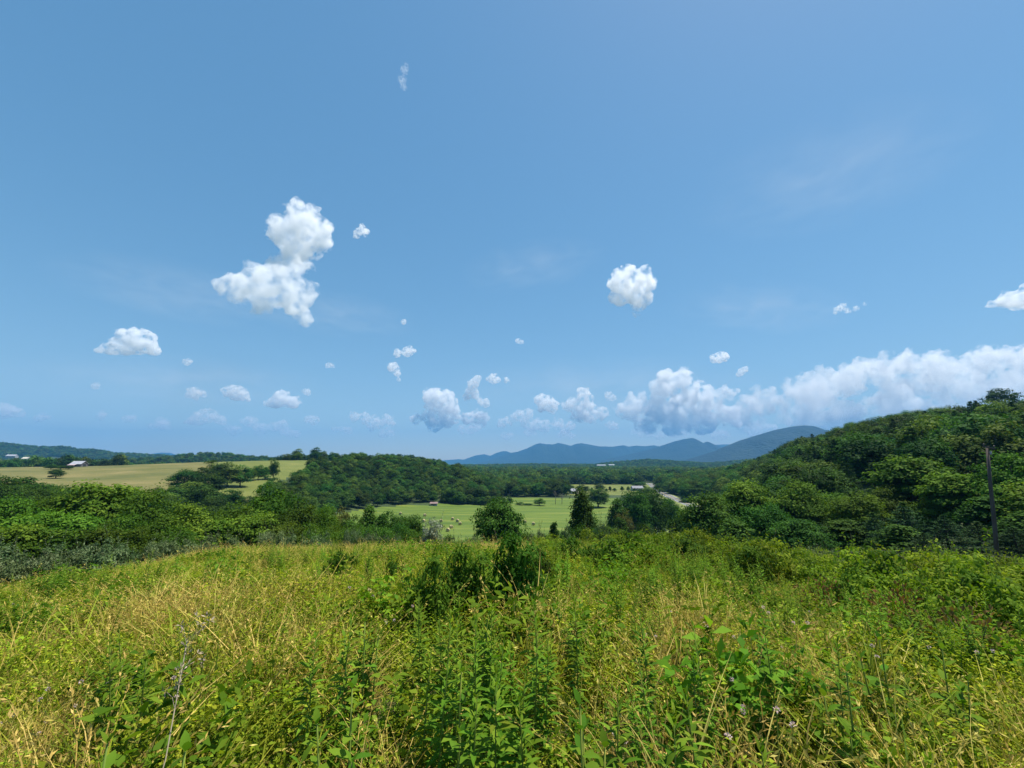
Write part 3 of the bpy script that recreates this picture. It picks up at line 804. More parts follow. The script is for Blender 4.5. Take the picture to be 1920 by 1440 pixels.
for px, d, top, wp in [(55, 39, 962, 95), (140, 40, 965, 95), (225, 41, 965, 95), (300, 40, 970, 90), (385, 43, 975, 90), (470, 44, 965, 85), (530, 42, 985, 70), (585, 44, 982, 70), (625, 46, 985, 60), (665, 47, 985, 60), (700, 47, 992, 56), (20, 31, 985, 90), (180, 34, 985, 90), (85, 32, 990, 90), (255, 35, 988, 90), (325, 37, 990, 80), (-40, 31, 985, 90)]:
    pl = 'at the left edge of the near wood' if px < 200 else 'in the middle of the near left wood' if px < 460 else 'at the right end of the near left wood'
    plant('bright', px, d, top, wp, 'lower bright tree ' + pl, group='lower bright trees ' + pl)
for px, d, top, wp in [(580, 40, 1000, 50), (640, 41, 992, 56), (672, 42, 996, 50), (705, 43, 985, 56), (722, 45, 995, 60), (760, 43, 992, 56), (785, 46, 1000, 44), (655, 48, 978, 50), (800, 42, 1003, 40), (840, 44, 1004, 36), (612, 54, 962, 54), (655, 56, 968, 52), (715, 55, 966, 50), (757, 56, 972, 50), (600, 60, 950, 50), (675, 50, 985, 56), (745, 48, 982, 60), (990, 46, 1000, 44), (1022, 44, 1003, 36)]:
    plant('dark' if px % 2 else 'bright', px, d, top, wp, 'low leafy tree in the thicket between meadow and hay field', group='low trees between meadow and hay field')
for px, d, top, wp in [(1085, 44, 985, 50), (1120, 46, 992, 46), (1150, 50, 988, 50), (1188, 52, 1000, 50), (1230, 54, 1004, 46), (1060, 40, 998, 40), (1262, 46, 1008, 40)]:
    plant('bright' if px % 4 else 'dark', px, d, top, wp, 'low leafy tree in the thicket below the dark clump', group='low trees below the dark clump')
for px, d, top, wp in [(-10, 112, 893, 80), (40, 120, 896, 70), (85, 118, 906, 66), (125, 116, 915, 60), (60, 100, 915, 70), (0, 100, 912, 66), (150, 108, 925, 50)]:
    plant('dark', px, d, top, wp, 'dark tree in the row below the dry pasture at left edge', group='dark trees below the dry pasture')
for px, d, top, wp in [(345, 205, 880, 50), (372, 215, 876, 48), (402, 232, 862, 44), (428, 236, 867, 50), (452, 240, 872, 40), (392, 200, 888, 54), (358, 180, 903, 60), (325, 165, 914, 60), (380, 160, 908, 64), (295, 150, 926, 60), (245, 140, 922, 50), (430, 170, 918, 50)]:
    plant('wood', px, d, top, wp, 'dark tree of the clump between the dry and green pastures', group='dark trees in the gully between pastures')
for px, d, top, wp, hh in [(470, 262, 878, 20, 0), (485, 268, 872, 20, 0), (498, 272, 876, 18, 0), (514, 276, 863, 18, 0)]:
    plant('dark', px, d, top, wp, {470: 'low dark shrubby tree at left end of the hedgerow on the green slope', 485: 'small dark tree second along the hedgerow on the green slope', 498: 'low dark shrubby tree third along the hedgerow on green slope', 514: 'tallest little tree at right end of the hedgerow on green slope'}[px], group='hedgerow on the green slope')
plant('dark', 106, 250, 880, 23, 'lone round dark tree casting its shadow on the dry pasture', idx=0)
plant('dark', 96, 312, 871, 17, 'dark shrubby tree left of the barn on the dry pasture', idx=2)
for px, top, wp, lab in [(114, 873, 17, 'low dark tree beside the barn, left of the nearest one'), (128, 873, 15, 'low dark tree touching the left wall of the barn')]:
    plant('dark', px, 314, top, wp, lab, idx=2)
# right of the meadow
for kind, px, d, top, wp, lab in [
        ('dark', 1330, 66, 925, 96, 'rounded dark tree just right of the road at the wood edge'),
        ('dark', 1290, 72, 958, 60, 'lower dark tree whose left side overlaps the lower road stretch'),
        ('bright', 1405, 74, 903, 90, 'full green tree second from the road in the right wood'),
        ('bright', 1500, 72, 903, 100, 'bright rounded crown in the middle of the right wood'),
        ('dark', 1440, 58, 945, 90, 'dark tree in front of the bright rounded crown on the right'),
        ('bright', 1612, 62, 925, 92, 'tall pointed green tree left of the low pines on the right'),
        ('bright', 1716, 68, 858, 120, 'tallest bright broadleaf tree in the right wood'),
        ('bright', 1806, 58, 888, 110, 'bright broadleaf tree just left of the wooden pole'),
        ('bright', 1905, 54, 850, 130, 'bright large tree right of the wooden pole'),
        ('bright', 1560, 84, 925, 80, 'green tree behind the tall pointed tree on the right'),
        ('bright', 1660, 66, 915, 80, 'bright green tree between the pointed one and the tallest one'),
        ('bright', 1760, 60, 930, 80, 'green tree low in front of the tallest bright broadleaf tree'),
        ('dark', 1380, 54, 975, 80, 'low dark tree in front at the left of the right wood'),
        ('dark', 1500, 52, 975, 90, 'low dark tree behind pale shrubs in the right wood'),
        ('dark', 1585, 54, 975, 80, 'shady low tree behind the pale shrubs on the right'),
        ('dark', 1860, 50, 930, 90, 'shady tree standing right behind the wooden pole'),
        ('dark', 1690, 47, 985, 80, 'dark low tree behind the brambles left of the feathery pine'),
        ('dark', 1940, 44, 960, 110, 'dark low tree cut by the right picture edge'),
        ('bright', 1985, 46, 900, 130, 'bright tree reaching in from the right picture edge')]:
    plant(kind, px, d, top, wp, lab)
for px, d, top, wp, lab in [(1700, 50, 943, 90, 'dark layered pine in front of the tallest bright broadleaf tree'), (1775, 47, 966, 80, 'low feathery pine just left of the foot of the wooden pole'),
                            (1642, 52, 962, 70, 'low dark pine right of the pointed green tree'), (1836, 47, 978, 70, 'low feathery pine behind the foot of the pole'),
                            (1540, 55, 980, 60, 'small dark pine in the shade of the right wood'), (1905, 41, 990, 90, 'low pine right of the pole at the picture edge'), (1735, 43, 1000, 70, 'small pine just behind the top of the bramble thicket')]:
    plant('pine', px, d, top, wp, lab, name='pine_tree')
plant('openpine', 1880, 205, 729, 52, 'open crowned pine topping the right ridge against the cloud', name='pine_tree')
for px, d, tp, wp, lab in [(1212, 330, 912, 34, 'rounded tree left of the road where it leaves the dark clump'), (1236, 395, 906, 24, 'tree hiding the far road left of the ridge foot'), (1200, 470, 903, 30, 'tree right of the valley house with grey roof'), (1262, 420, 900, 34, 'tall tree at the ridge foot right of the far road'), (1285, 380, 902, 36, 'rounded tree at the ridge foot above the road'), (1305, 330, 908, 40, 'leafy tree on the ridge foot before the grass verge')]:
    plant('wood', px, d, tp, wp, lab)
# cedars and others far down the valley
for px, top, wp, lab in [(1110, 914, 6, 'leftmost small dark cedar of the row in the valley field'), (1137, 916, 7, 'second small dark cedar from the left in the valley row'), (1144, 912, 7, 'third dark cedar of the valley row, close to its neighbours'),
                         (1152, 915, 8, 'fourth and broadest dark cedar of the valley row'), (1166, 912, 8, 'tall oval dark cedar fifth in the valley row'), (1178, 912, 7, 'dark oval cedar just left of the valley house'), (1190, 915, 6, 'small dark cedar hiding part of the valley house')]:
    plant('cedar', px, 445, top, wp, lab, name='cedar_tree', group='cedars in the valley field')
for px, d, top, wp, lab in [(1092, 430, 908, 26, 'pale green rounded tree left of the valley cedars'), (1124, 450, 906, 20, 'pale green tree among the valley cedars'), (1072, 470, 908, 14, 'dark small tree behind the white roofed valley house'),
                            (1012, 302, 934, 22, 'dark bushy tree on the strip between the two hay fields'), (990, 303, 944, 18, 'low bush on the strip between the two hay fields'), (975, 303, 941, 16, 'low tree peeping out right of the big round dark tree')]:
    plant('wood', px, d, top, wp, lab)
plant('dark', 1284, 300, 935, 18, 'small dark tree on the grass right of the upper road')
for px, lab in [(1040, 'taller bare dead tree on the far hay field'), (1052, 'shorter bare dead tree right of the taller one on the hay field')]:
    x, y, z = at(px, 312)
    t = thing('dead_tree', lab, 'tree', (x, y, z))
    hh = 9.5 if px == 1040 else 7.0
    gt, gb = Geo(), Geo(); q = rng(px)
    tube(gt, [(0, 0, -.3), (.1, 0, hh * .4), (-.1, .1, hh * .75), (.1, 0, hh)], [.22, .17, .1, .03], 7)
    for k in range(16):
        zs = hh * (.3 + .65 * q.random()); a = q.random() * 6.28; ln = (1.1 - zs / hh) * 2.6 + .6
        tube(gb, [(0, 0, zs), (math.cos(a) * ln * .5, math.sin(a) * ln * .5, zs + ln * .5), (math.cos(a) * ln * .8, math.sin(a) * ln * .8, zs + ln * 1.05)], [.08, .045, .015], 4)
    link('trunk', gt.mesh('dead_trunk', [M['bark_grey']], True), t); link('branches', gb.mesh('dead_branches', [M['bark_grey']], True), t)

# ---- woods: the trees that show largest are single trees, the rest one mass
def wood_points(seed, px0, px1, d0, d1, spacing, keep):
    q = rng(seed)
    x0, x1 = float(ucol(px0)) * (d1 if px0 < 960 else d0), float(ucol(px1)) * (d1 if px1 > 960 else d0)
    nx, ny = int((x1 - x0) / spacing) + 1, int((d1 - d0) / spacing) + 1
    X, Y = np.meshgrid(x0 + np.arange(nx) * spacing, d0 + np.arange(ny) * spacing)
    X = (X + q.uniform(-.45, .45, X.shape) * spacing).ravel(); Y = (Y + q.uniform(-.45, .45, Y.shape) * spacing).ravel()
    P = 960 + X / np.maximum(Y, 1) / float(ucol(961))
    ok = (P > px0) & (P < px1) & (Y > d0) & (Y < d1) & keep(P, Y, X)
    return X[ok], Y[ok]

wood_one = [k['one'] for k in kinds('wood')]
wood_me = [k['one'].mesh('woodland_tree', [M['leaf_wood'], M['bark']]) for k in kinds('wood')]
pine_one = [k['one'] for k in kinds('pine')]
pine_me = [k['one'].mesh('woodland_pine', [M['needles'], M['bark']]) for k in kinds('pine')]

mass_pts, mass_pick, mass_scl = [], [], []
def wood(seed, px0, px1, d0, d1, spacing, hmean, keep, nind, label, group, pines=0.0, plabel=None, order=None):
    X, Y = wood_points(seed, px0, px1, d0, d1, spacing, keep)
    Z = H(X, Y)
    q = rng(seed + 1)
    h = hmean * (.72 + .5 * q.random(len(X)))
    wd = (.95 + .4 * q.random(len(X)))
    isp = q.random(len(X)) < pines
    rank = np.argsort(Y if order is None else order(X, Y, Z))
    for n_, i in enumerate(rank):
        if n_ < nind:
            k = int(q.integers(0, 3))
            me = pine_me[k] if isp[i] else wood_me[int(q.integers(0, 4))]
            pl = group(960 + X[i] / Y[i] / float(ucol(961)), Y[i])
            o = link('pine_tree' if isp[i] else 'deciduous_tree', me, None, (X[i], Y[i], Z[i] - .3), label=(plabel if isp[i] else label) + ' ' + pl, category='tree', group=('pines ' if isp[i] else 'trees ') + pl)
            o.rotation_euler = (0, 0, q.random() * 6.28)
            s = h[i] / (13 if isp[i] else 11)
            o.scale = (s * wd[i], s * wd[i], s)
        else:
            mass_pts.append((X[i], Y[i], Z[i] - .3)); s = h[i] / (13 if isp[i] else 11)
            mass_pick.append(4 + int(q.integers(0, 3)) if isp[i] else int(q.integers(0, 4))); mass_scl.append((s * wd[i], s * wd[i], s))

# the wooded knoll behind the hay field
def knoll(P, Y, X):
    left = np.interp(Y, [215, 240, 290, 330, 380, 430], [505, 536, 562, 592, 652, 640])
    front = np.interp(P, [470, 560, 590, 620, 650, 700, 760, 820, 920, 1000], [205, 200, 200, 218, 238, 270, 289, 298, 304, 320])
    return (P > left) & (Y > front)
wood(301, 460, 905, 196, 430, 7.2, 9.2, knoll, 92, 'rounded leafy tree', lambda p, d: 'on the left flank of the wooded knoll' if p < 590 else 'on the crest of the wooded knoll' if d > 350 else 'at the foot of the knoll by the hay field' if d < np.interp(p, [600, 640, 700, 820, 920], [254, 280, 294, 315, 322]) else 'halfway up the wooded knoll', order=lambda x, y, z: y)
# right ridge
def rridge(P, Y, X):
    return (Y > np.interp(P, [1290, 1360, 1500, 1700, 1950], [345, 130, 96, 84, 72]))
wood(311, 1352, 2080, 74, 440, 9.8, 13, rridge, 100, 'rounded green tree', lambda p, d: 'at the far left end of the right ridge' if p < 1470 else 'low on the right ridge behind the near wood' if d < 125 else 'in the middle of the right ridge slope' if p < 1680 else 'high on the right ridge near the picture edge', .28, 'dark feathery pine')
# valley trees between the fields
def valley(P, Y, X):
    field = (P > 940) & (P < 1165) & (Y < 372)
    fld2 = (P > 1062) & (P < 1222) & (Y < 592) & (Y > 372)
    road = (np.abs(X - np.interp(Y, [200, 264, 300, 350, 417, 520, 700, 900], [83, 109, 116, 126, 140, 168, 214, 262])) < 8.5)
    front = np.interp(P, [860, 940, 1000, 1160, 1240, 1300, 1400], [308, 312, 330, 372, 330, 250, 345])
    thin = (fbm(X / 70, Y / 70, s=33, o=2) > .36)
    return ~field & ~fld2 & ~road & (Y > front) & thin
wood(321, 850, 1420, 300, 640, 9.0, 12.5, valley, 28, 'tall green tree', lambda p, d: 'in the belt left of the valley fields' if p < 1000 else 'along the far side of the hay field' if p < 1180 else 'beside the road in the valley')
wood(328, 800, 965, 301, 309, 4.5, 6.0, lambda P, Y, X: (P > 800) & ((P < 806) | (P > 828)), 16, 'low leafy tree', lambda p, d: 'in the row along the back edge of the hay field')
wood(322, 850, 1460, 640, 1500, 15, 15, lambda P, Y, X: fbm(X / 120, Y / 120, s=35, o=2) > .40, 0, '', '')
wood(323, -100, 640, 425, 900, 13, 12, lambda P, Y, X: fbm(X / 90, Y / 90, s=36, o=2) > .42, 0, '', '')
wood(324, 1300, 2080, 440, 640, 12, 12, lambda P, Y, X: P > 0, 0, '', '')
# slopes below the left pasture, behind the near wood
wood(325, -60, 330, 58, 175, 8.5, 6.5, lambda P, Y, X: (Y < np.interp(P, [0, 150, 330], [125, 150, 185])), 0, '', '')
wood(326, 330, 600, 60, 190, 8.5, 6.0, lambda P, Y, X: Y < np.interp(P, [330, 450, 600], [190, 185, 150]), 0, '', '')
wood(327, 1250, 1520, 78, 140, 8.0, 9.0, lambda P, Y, X: (P > 1330), 0, '', '')
def hill_trees(surf, seed, px0, px1, t0, t1, n, h, clear=None):
    q = rng(seed)
    P = q.uniform(px0, px1, n); T = q.uniform(t0, t1, n)
    if clear is not None:
        ok = clear(P, T); P, T = P[ok], T[ok]
    S = surf(P, T)
    for i in range(len(P)):
        mass_pts.append(tuple(S[i] - (0, 0, .8))); mass_pick.append(int(q.integers(0, 4)))
        s = h / 11 * (.75 + .5 * q.random()); w_ = s * (1 + .35 * q.random()); mass_scl.append((w_, w_, s))
hill_trees(foot_a, 331, 800, 1460, -.95, .12, 5200, 15)
clr = lambda P, T: ~((T > -.62) & (T < -.36) & (np.interp(P, [-100, 60, 90, 140, 175, 230, 300], [1, 1, 0, 0, 1, 1, 0]) > .5))
hill_trees(foot_l, 332, -120, 520, -.95, .1, 5200, 16, clr)
hill_trees(foot_m, 333, 180, 760, -.9, .12, 1700, 11)
hill_trees(foot_k, 334, 690, 880, -.9, .15, 500, 9)
print('mass trees', len(mass_pts))
mp = np.array(mass_pts); q = rng(77)
rot = np.zeros((len(mp), 3)); rot[:, 2] = q.random(len(mp)) * 6.28
kit = []
far_kit = [leafy(281 + k, 11, 9.5, -.2, 24, 40, .85, 'leaf_wood', nlimb=0, r0=.2, crad=2.3, jit=.22, power=.3, flat=.9)['one' if False else 'crown'] for k in range(4)]
dist = np.hypot(mp[:, 0], mp[:, 1])
pick = np.array(mass_pick)
remap = np.where((dist > 520) & (pick < 4), pick + 7, pick)
pk = []
for g_ in pine_one:
    a = g_.arrays(); b = Geo(); m_ = np.where(a[3] == 0, 2, 1)
    b.v.append(a[0]); b.var.append(a[4]); b.n = len(a[0]); b.f4 = [a[1]]; b.f3 = [a[2]]; b.m4 = [m_[:len(a[1])]]; b.m3 = [m_[len(a[1]):]]
    pk.append(b)
scatter('forest', wood_one + pk + far_kit, [M['leaf_wood'], M['bark'], M['needles']], mp, rot, np.array(mass_scl), remap, kind='stuff', label='dense green woods covering the valley and the far hills', category='forest')

# ------------------------------------------------------------------ road
road_c = [(60, 166), (72, 176), (83, 190), (93, 205), (101, 225), (108, 250), (113, 275), (118, 302), (126, 345), (138, 400), (152, 460), (170, 530), (188, 600)]
def spline(pts, n):
    p = np.array(pts, float); t = np.arange(len(p)); tt = np.linspace(0, len(p) - 1, n)
    c = np.column_stack([np.interp(tt, t, p[:, 0]), np.interp(tt, t, p[:, 1])])
    for _ in range(8):
        c[1:-1] = (c[:-2] + 2 * c[1:-1] + c[2:]) / 4
    return c
rc = spline(road_c, 160)
rt = nrm(np.gradient(rc, axis=0)); rn = np.column_stack([-rt[:, 1], rt[:, 0]])
rz = H(rc[:, 0], rc[:, 1])
for _ in range(10): rz[1:-1] = (rz[:-2] + 2 * rz[1:-1] + rz[2:]) / 4
def strip(name, offs, dz, mat, parent=None, **pr):
    g = Geo(); n = len(rc)
    V = np.concatenate([np.column_stack([rc + rn * o, rz + z]) for o, z in zip(offs, dz)])
    f = []
    for k in range(len(offs) - 1):
        f += [(k * n + i, k * n + i + 1, (k + 1) * n + i + 1, (k + 1) * n + i) for i in range(n - 1)]
    g.add(V, f)
    return link(name, g.mesh(name, [mat], True), parent, **pr)
rd = strip('road', [-4.0, 4.0], [.9, .9], M['asphalt'], kind='structure')
strip('verge', [-9, -6, -4.02], [-.8, .8, .86], M['verge'], kind='structure')
strip('verge', [4.02, 6, 9], [.86, .8, -.8], M['verge'], kind='structure')
for o_ in (-3.6, 3.45): strip('edge_line', [o_, o_ + .15], [.906, .906], M['white_line'], rd)
for o_ in (-.22, .1): strip('centre_line', [o_, o_ + .12], [.906, .906], M['yellow_line'], rd)

# ------------------------------------------------------------------ hay bales
def bale_geo(seed):
    q = rng(seed); g = Geo()
    nr, na = 9, 28
    a = np.linspace(0, 2 * PI, na, endpoint=False)
    prof = [(.0, .62), (.35, .63), (.62, .61), (.72, .56), (.76, .3), (.76, -.3), (.72, -.56), (.62, -.61), (.35, -.63), (.0, -.62)]
    V = []
    for rr, xx in prof:
        jit = 1 + .025 * q.normal(size=na)
        sag = np.where(np.sin(a) < -.6, .94, 1.0)
        V.append(np.column_stack([np.full(na, xx) + .012 * q.normal(size=na) * (rr < .7) + .02 * np.sin(a * 3 + rr * 30) * (rr < .7), np.cos(a) * rr * jit, np.sin(a) * rr * jit * sag + .72]))
    V = np.concatenate(V)
    f = [(i * na + k, i * na + (k + 1) % na, (i + 1) * na + (k + 1) % na, (i + 1) * na + k) for i in range(len(prof) - 1) for k in range(na)]
    g.add(V, f)
    return g
def wisps(seed):
    q = rng(seed); g = Geo(); n = 260
    a = q.random(n) * 6.28; x = q.uniform(-.6, .6, n)
    p = np.column_stack([x, np.cos(a) * .75, np.sin(a) * .75 + .72])
    o = np.column_stack([q.normal(size=n) * .4, np.cos(a), np.sin(a)])
    leaves(g, p, nrm(o * .35 + np.column_stack([q.normal(size=n), -np.sin(a), np.cos(a)]) * .8), o, .22, .03)
    return g
bale_me = [bale_geo(1).mesh('bale', [M['straw']], True), bale_geo(2).mesh('bale', [M['straw']], True)]
wisp_me = wisps(3).mesh('loose_straw', [M['straw']])
for n_, (px, py, lab) in enumerate([
        (607, 966, 'round hay bale alone at the left end of the field, beside trees'),
        (755, 963, 'round hay bale farthest back in the hay field'),
        (800, 966, 'round hay bale just above the top of the silvery shrub'),
        (798, 977, 'round hay bale half hidden by the silvery shrub tips'),
        (830, 977, 'round hay bale just right of the silvery shrub'),
        (851, 973, 'uppermost hay bale of the loose cluster of six'),
        (860, 976.5, 'hay bale second from the top of the loose cluster'),
        (865, 982, 'rightmost hay bale of the cluster left of the round tree'),
        (849, 988, 'hay bale next above the lowest one of the cluster'),
        (843, 994, 'lowest and nearest hay bale of the cluster'),
        (983.5, 978.4, 'hay bale just right of the big round tree'),
        (999, 982.4, 'hay bale farther right of the big round tree')]):
    # walk the sight line down to the field
    ds = np.linspace(150, 310, 800); xs = ucol(px, py) * ds
    zz = zpx(py, ds) - H(xs, ds) - .6
    d = float(ds[np.argmax(zz < 0)])
    x, y, z = at(px, d)
    t = thing('hay_bale', lab, 'hay bale', (x, y, z - .02), [.4, .7, 1.1, .2, .9, .5][n_ % 6] + 1.1, 'round hay bales on the mown field')
    t.scale = (1.0, 1.0, 1.0)
    link('bale', bale_me[n_ % 2], t); link('loose_straw', wisp_me, t)

# ------------------------------------------------------------------ buildings
def house(name, label, cat, px, d, L, W, Hw, Hr, rot, wall, roof, zoff=0.0, windows=3, door=True, over=.4, porch=False, z=None):
    x, y, z0 = at(px, d)
    t = thing(name, label, cat, (x, y, (z0 if z is None else z) + zoff), rot)
    g = Geo()
    hx, hy = L / 2, W / 2
    v = [(-hx, -hy, -1), (hx, -hy, -1), (hx, hy, -1), (-hx, hy, -1), (-hx, -hy, Hw), (hx, -hy, Hw), (hx, hy, Hw), (-hx, hy, Hw), (-hx, 0, Hw + Hr), (hx, 0, Hw + Hr)]
    g.add(v, [(0, 1, 5, 4), (1, 2, 6, 5), (2, 3, 7, 6), (3, 0, 4, 7)], [(4, 8, 7), (5, 6, 9)])
    link('wall', g.mesh('wall', [wall]), t)
    g = Geo(); sl = Hr / hy; o = over; th = .14
    for s in (-1, 1):
        e = (s * (hy + o), Hw - sl * o)
        v = [(-hx - o, e[0], e[1] + .02), (hx + o, e[0], e[1] + .02), (hx + o, 0, Hw + Hr + .02), (-hx - o, 0, Hw + Hr + .02)]
        v += [(a, b, c + th) for a, b, c in v]
        g.add(v, [(0, 1, 2, 3), (4, 7, 6, 5), (0, 4, 5, 1), (1, 5, 6, 2), (2, 6, 7, 3), (3, 7, 4, 0)])
    link('roof', g.mesh('roof', [roof]), t)
    for k in range(windows):
        xx = -hx + L * (k + 1) / (windows + 1)
        if door and k == windows // 2:
            g = Geo(); box(g, xx - .5, xx + .5, -hy - .06, -hy + .02, 0, min(2.1, Hw * .8)); link('door', g.mesh('door', [M['grey_wood']]), t)
            continue
        g = Geo(); box(g, xx - .55, xx + .55, -hy - .05, -hy + .02, Hw * .36, Hw * .8); wdw = link('window', g.mesh('window', [M['dark_glass']]), t)
        g = Geo()
        for (a, b, c, e) in ((-.62, .62, Hw * .8, Hw * .8 + .08), (-.62, .62, Hw * .36 - .08, Hw * .36), (-.62, -.55, Hw * .36, Hw * .8), (.55, .62, Hw * .36, Hw * .8)):
            box(g, xx + a, xx + b, -hy - .08, -hy + .02, c, e)
        link('frame', g.mesh('frame', [M['white_wall']]), wdw)
    return t
# the barn on the dry pasture
b = house('barn', 'weathered grey barn with pale metal roof on the dry pasture', 'barn', 149, 356, 8, 7, 2.3, 2.2, .12, M['grey_wood'], M['tin'], windows=0, door=False, zoff=-.1)
g = Geo(); box(g, 3.98, 4.06, -1.4, 1.4, 0, 2.2); link('door', g.mesh('barn_door', [M['dark_glass']]), b)
g = Geo(); v = [(-4.2, -3.6, 2.1), (1.2, -3.6, 2.1), (1.2, -6.2, 1.3), (-4.2, -6.2, 1.3)]; v += [(x, y, z + .12) for x, y, z in v]
g.add(v, [(0, 1, 2, 3), (4, 7, 6, 5), (0, 4, 5, 1), (1, 5, 6, 2), (2, 6, 7, 3), (3, 7, 4, 0)]); link('lean_to_roof', g.mesh('lean_to_roof', [M['tin_rust']]), b)
for k in range(4):
    gp = Geo(); xx = (-4.0, -2.4, -.7, 1.0)[k]; box(gp, xx - .1, xx + .1, -6.1, -5.9, -1, 1.35); link('post', gp.mesh('post', [M['grey_wood']]), b)
def ground_z(px, py, d): return zpx(py, d)
house('house', 'white roofed farmhouse far off at the left picture edge', 'house', 20, 1300, 24, 12, 5, 4, .2, M['white_wall'], M['tin'], z=zpx(858, 1300))
house('house', 'low white house among trees behind the dry pasture', 'house', 48, 900, 14, 8, 3.5, 3, -.1, M['white_wall'], M['cream_wall'], z=zpx(863, 900))
house('shed', 'small reddish roofed shed at the back edge of the hay field', 'shed', 816, 291, 4.4, 3.0, 1.4, .7, .12, M['white_wall'], M['red_roof'], windows=3)
house('house', 'small white roofed house left of the valley cedars', 'house', 1075, 415, 9, 6, 2.6, 2.0, -.5, M['cream_wall'], M['tin'])
house('house', 'long pale house with grey roof behind the valley cedars', 'house', 1192, 452, 11, 6, 2.6, 2.0, .1, M['white_wall'], M['grey_roof'], windows=5)
house('factory', 'long low reddish roofed building at left of the far valley group', 'building', 1062, 800, 20, 14, 4, 3, .05, M['cream_wall'], M['red_roof'], z=zpx(897, 800), windows=5)
house('factory', 'long pinkish roofed building in the middle of the far valley group', 'building', 1101, 815, 30, 14, 4.5, 3, .0, M['cream_wall'], M['red_roof'], z=zpx(898, 815), windows=7)
house('house', 'white house right of the long pinkish roofed building', 'house', 1124, 790, 9, 8, 4, 3, .5, M['white_wall'], M['white_wall'], z=zpx(900, 790))
house('factory', 'wide white building on the foot of the distant hill', 'building', 1127, 2000, 40, 25, 6, 3, .0, M['white_wall'], M['tin'], z=zpx(875, 2000), windows=6)
house('factory', 'narrower white building right of the wide one on distant hill', 'building', 1146, 2010, 26, 25, 6, 3, .0, M['white_wall'], M['tin'], z=zpx(874.5, 2010), windows=4)
house('house', 'cream house in a clearing far down the valley right of centre', 'house', 1205, 850, 9, 8, 4.5, 3, .3, M['cream_wall'], M['cream_wall'], z=zpx(896, 850))

# ------------------------------------------------------------------ wooden pole
y = 36.0; x = xcol(1873, y, -7.0); z = float(H(x, y))
t = thing('utility_pole', 'tall weathered wooden pole standing before the trees on the right', 'pole', (x, y, z))
top = zpx(834, 36) - z
g = Geo(); tube(g, [(0, 0, -.6), (.02, 0, top * .35), (-.05, 0, top * .7), (-.02, 0, top)], [.15, .14, .12, .1], 12)
tm = link('pole', g.mesh('pole', [M['pole']], True), t)
g = Geo(); box(g, -.75, .55, -.19, -.13, top - .2, top - .05); arm = link('crossarm', g.mesh('crossarm', [M['pole']]), t)
for xx in (-.66, .46):
    g = Geo(); tube(g, [(xx, -.16, top - .05), (xx, -.16, top + .02), (xx, -.16, top + .1), (xx, -.16, top + .14)], [.03, .055, .05, .02], 8); link('insulator', g.mesh('insulator', [M['porcelain']], True), arm)
g = Geo(); tube(g, [(.0, -.17, top - .75), (.0, -.17, top - .62), (0, -.17, top - .45)], [.07, .075, .05], 8); link('bracket', g.mesh('bracket', [M['iron']], True), t)
t.rotation_euler = (0, R(8.4), .2)

# ------------------------------------------------------------------ silvery shrubs, brambles and bushes round the meadow
plant('pale', 812, 28.5, 972, 50, 'tall silvery shrub standing by itself before the hay field', name='shrub', cat='shrub', idx=0, crown='foliage', trunk='stems')
sil = [(-20, 20.5, 1010, 110), (30, 21.5, 1004, 110), (85, 22, 1010, 100), (140, 23.5, 1004, 90), (190, 24.5, 1000, 80), (240, 25, 993, 84), (292, 25.5, 998, 80), (338, 26, 1003, 64), (388, 27, 1006, 60), (440, 28, 1008, 56),
       (505, 29, 998, 64), (548, 29.5, 1002, 56), (592, 30, 1000, 60), (625, 30, 1003, 44), (655, 31, 1000, 44), (700, 31.5, 1002, 44), (738, 31, 996, 40), (862, 33, 999, 40), (890, 33, 995, 40), (1112, 33, 985, 46), (1140, 33, 984, 44), (1545, 27, 1033, 50), (1592, 27, 1040, 44), (970, 33, 1003, 40), (1010, 33, 1000, 36), (1065, 33, 1000, 40)]
for px, d, tp, wp in sil:
    if px < 320: tp += 16; wp *= .85
    tp += PLANTED.uniform(-13, 9); wp *= PLANTED.uniform(.8, 1.25)
    plant('silver', px, d + PLANTED.uniform(.6, 2.2), tp, wp, 'silvery shrub below the near wood at left meadow edge' if px < 470 else 'silvery shrub at the meadow edge before the hay field' if px < 1100 else 'silvery shrub before the dark clump by the road' if px < 1500 else 'pale silvery shrub at the foot of the right wood', name='shrub', cat='shrub', group='silvery shrubs edging the meadow', crown='foliage', trunk='stems')
MID_BUSH = [(965, 6.6, 998, 124, 'big dark drooping bush in the middle of the meadow'), (868, 6.6, 1022, 108, 'dark leafy bush left of the big drooping one'), (798, 5.8, 1040, 98, 'dark narrow bush standing left of two taller dark bushes'),
                           (735, 9, 1048, 46, 'small dark sapling in the meadow left of the dark bushes'), (640, 10, 1034, 60, 'small dark bush in the yellow grass left of centre'), (1016, 8.5, 1030, 64, 'leafy dark bush touching right side of the big drooping one'),
                           (1075, 12, 1010, 76, 'leafy bush before the brambles right of the drooping bush'), (1140, 11, 1012, 90, 'full green bush second to the right of the drooping bush'), (1190, 14, 1000, 70, 'green bush before the low dark trees near the road'),
                           (1290, 13, 1008, 90, 'wide green bush where the thicket meets the right wood'), (1400, 11.5, 1020, 96, 'tall green bush rising from the middle of the thicket'), (1660, 9.5, 1030, 110, 'tall green bush in the thicket below the pointed tree')]
for px, d, tp, wp, lab in MID_BUSH:
    plant('bush', px, d, tp, wp, lab, name='bush', cat='bush', crown='foliage', trunk='stems')
br = []   # brambles
q = rng(404)
for k in range(150):
    px = q.uniform(1010, 2000) if k % 3 else q.uniform(1250, 2000)
    lo = np.interp(px, [1010, 1200, 1400, 1600, 1800, 1990], [23, 17, 10, 9, 6.5, 5.2])
    d = q.uniform(lo, edge_depth(px) + 2)
    br.append((px, d))
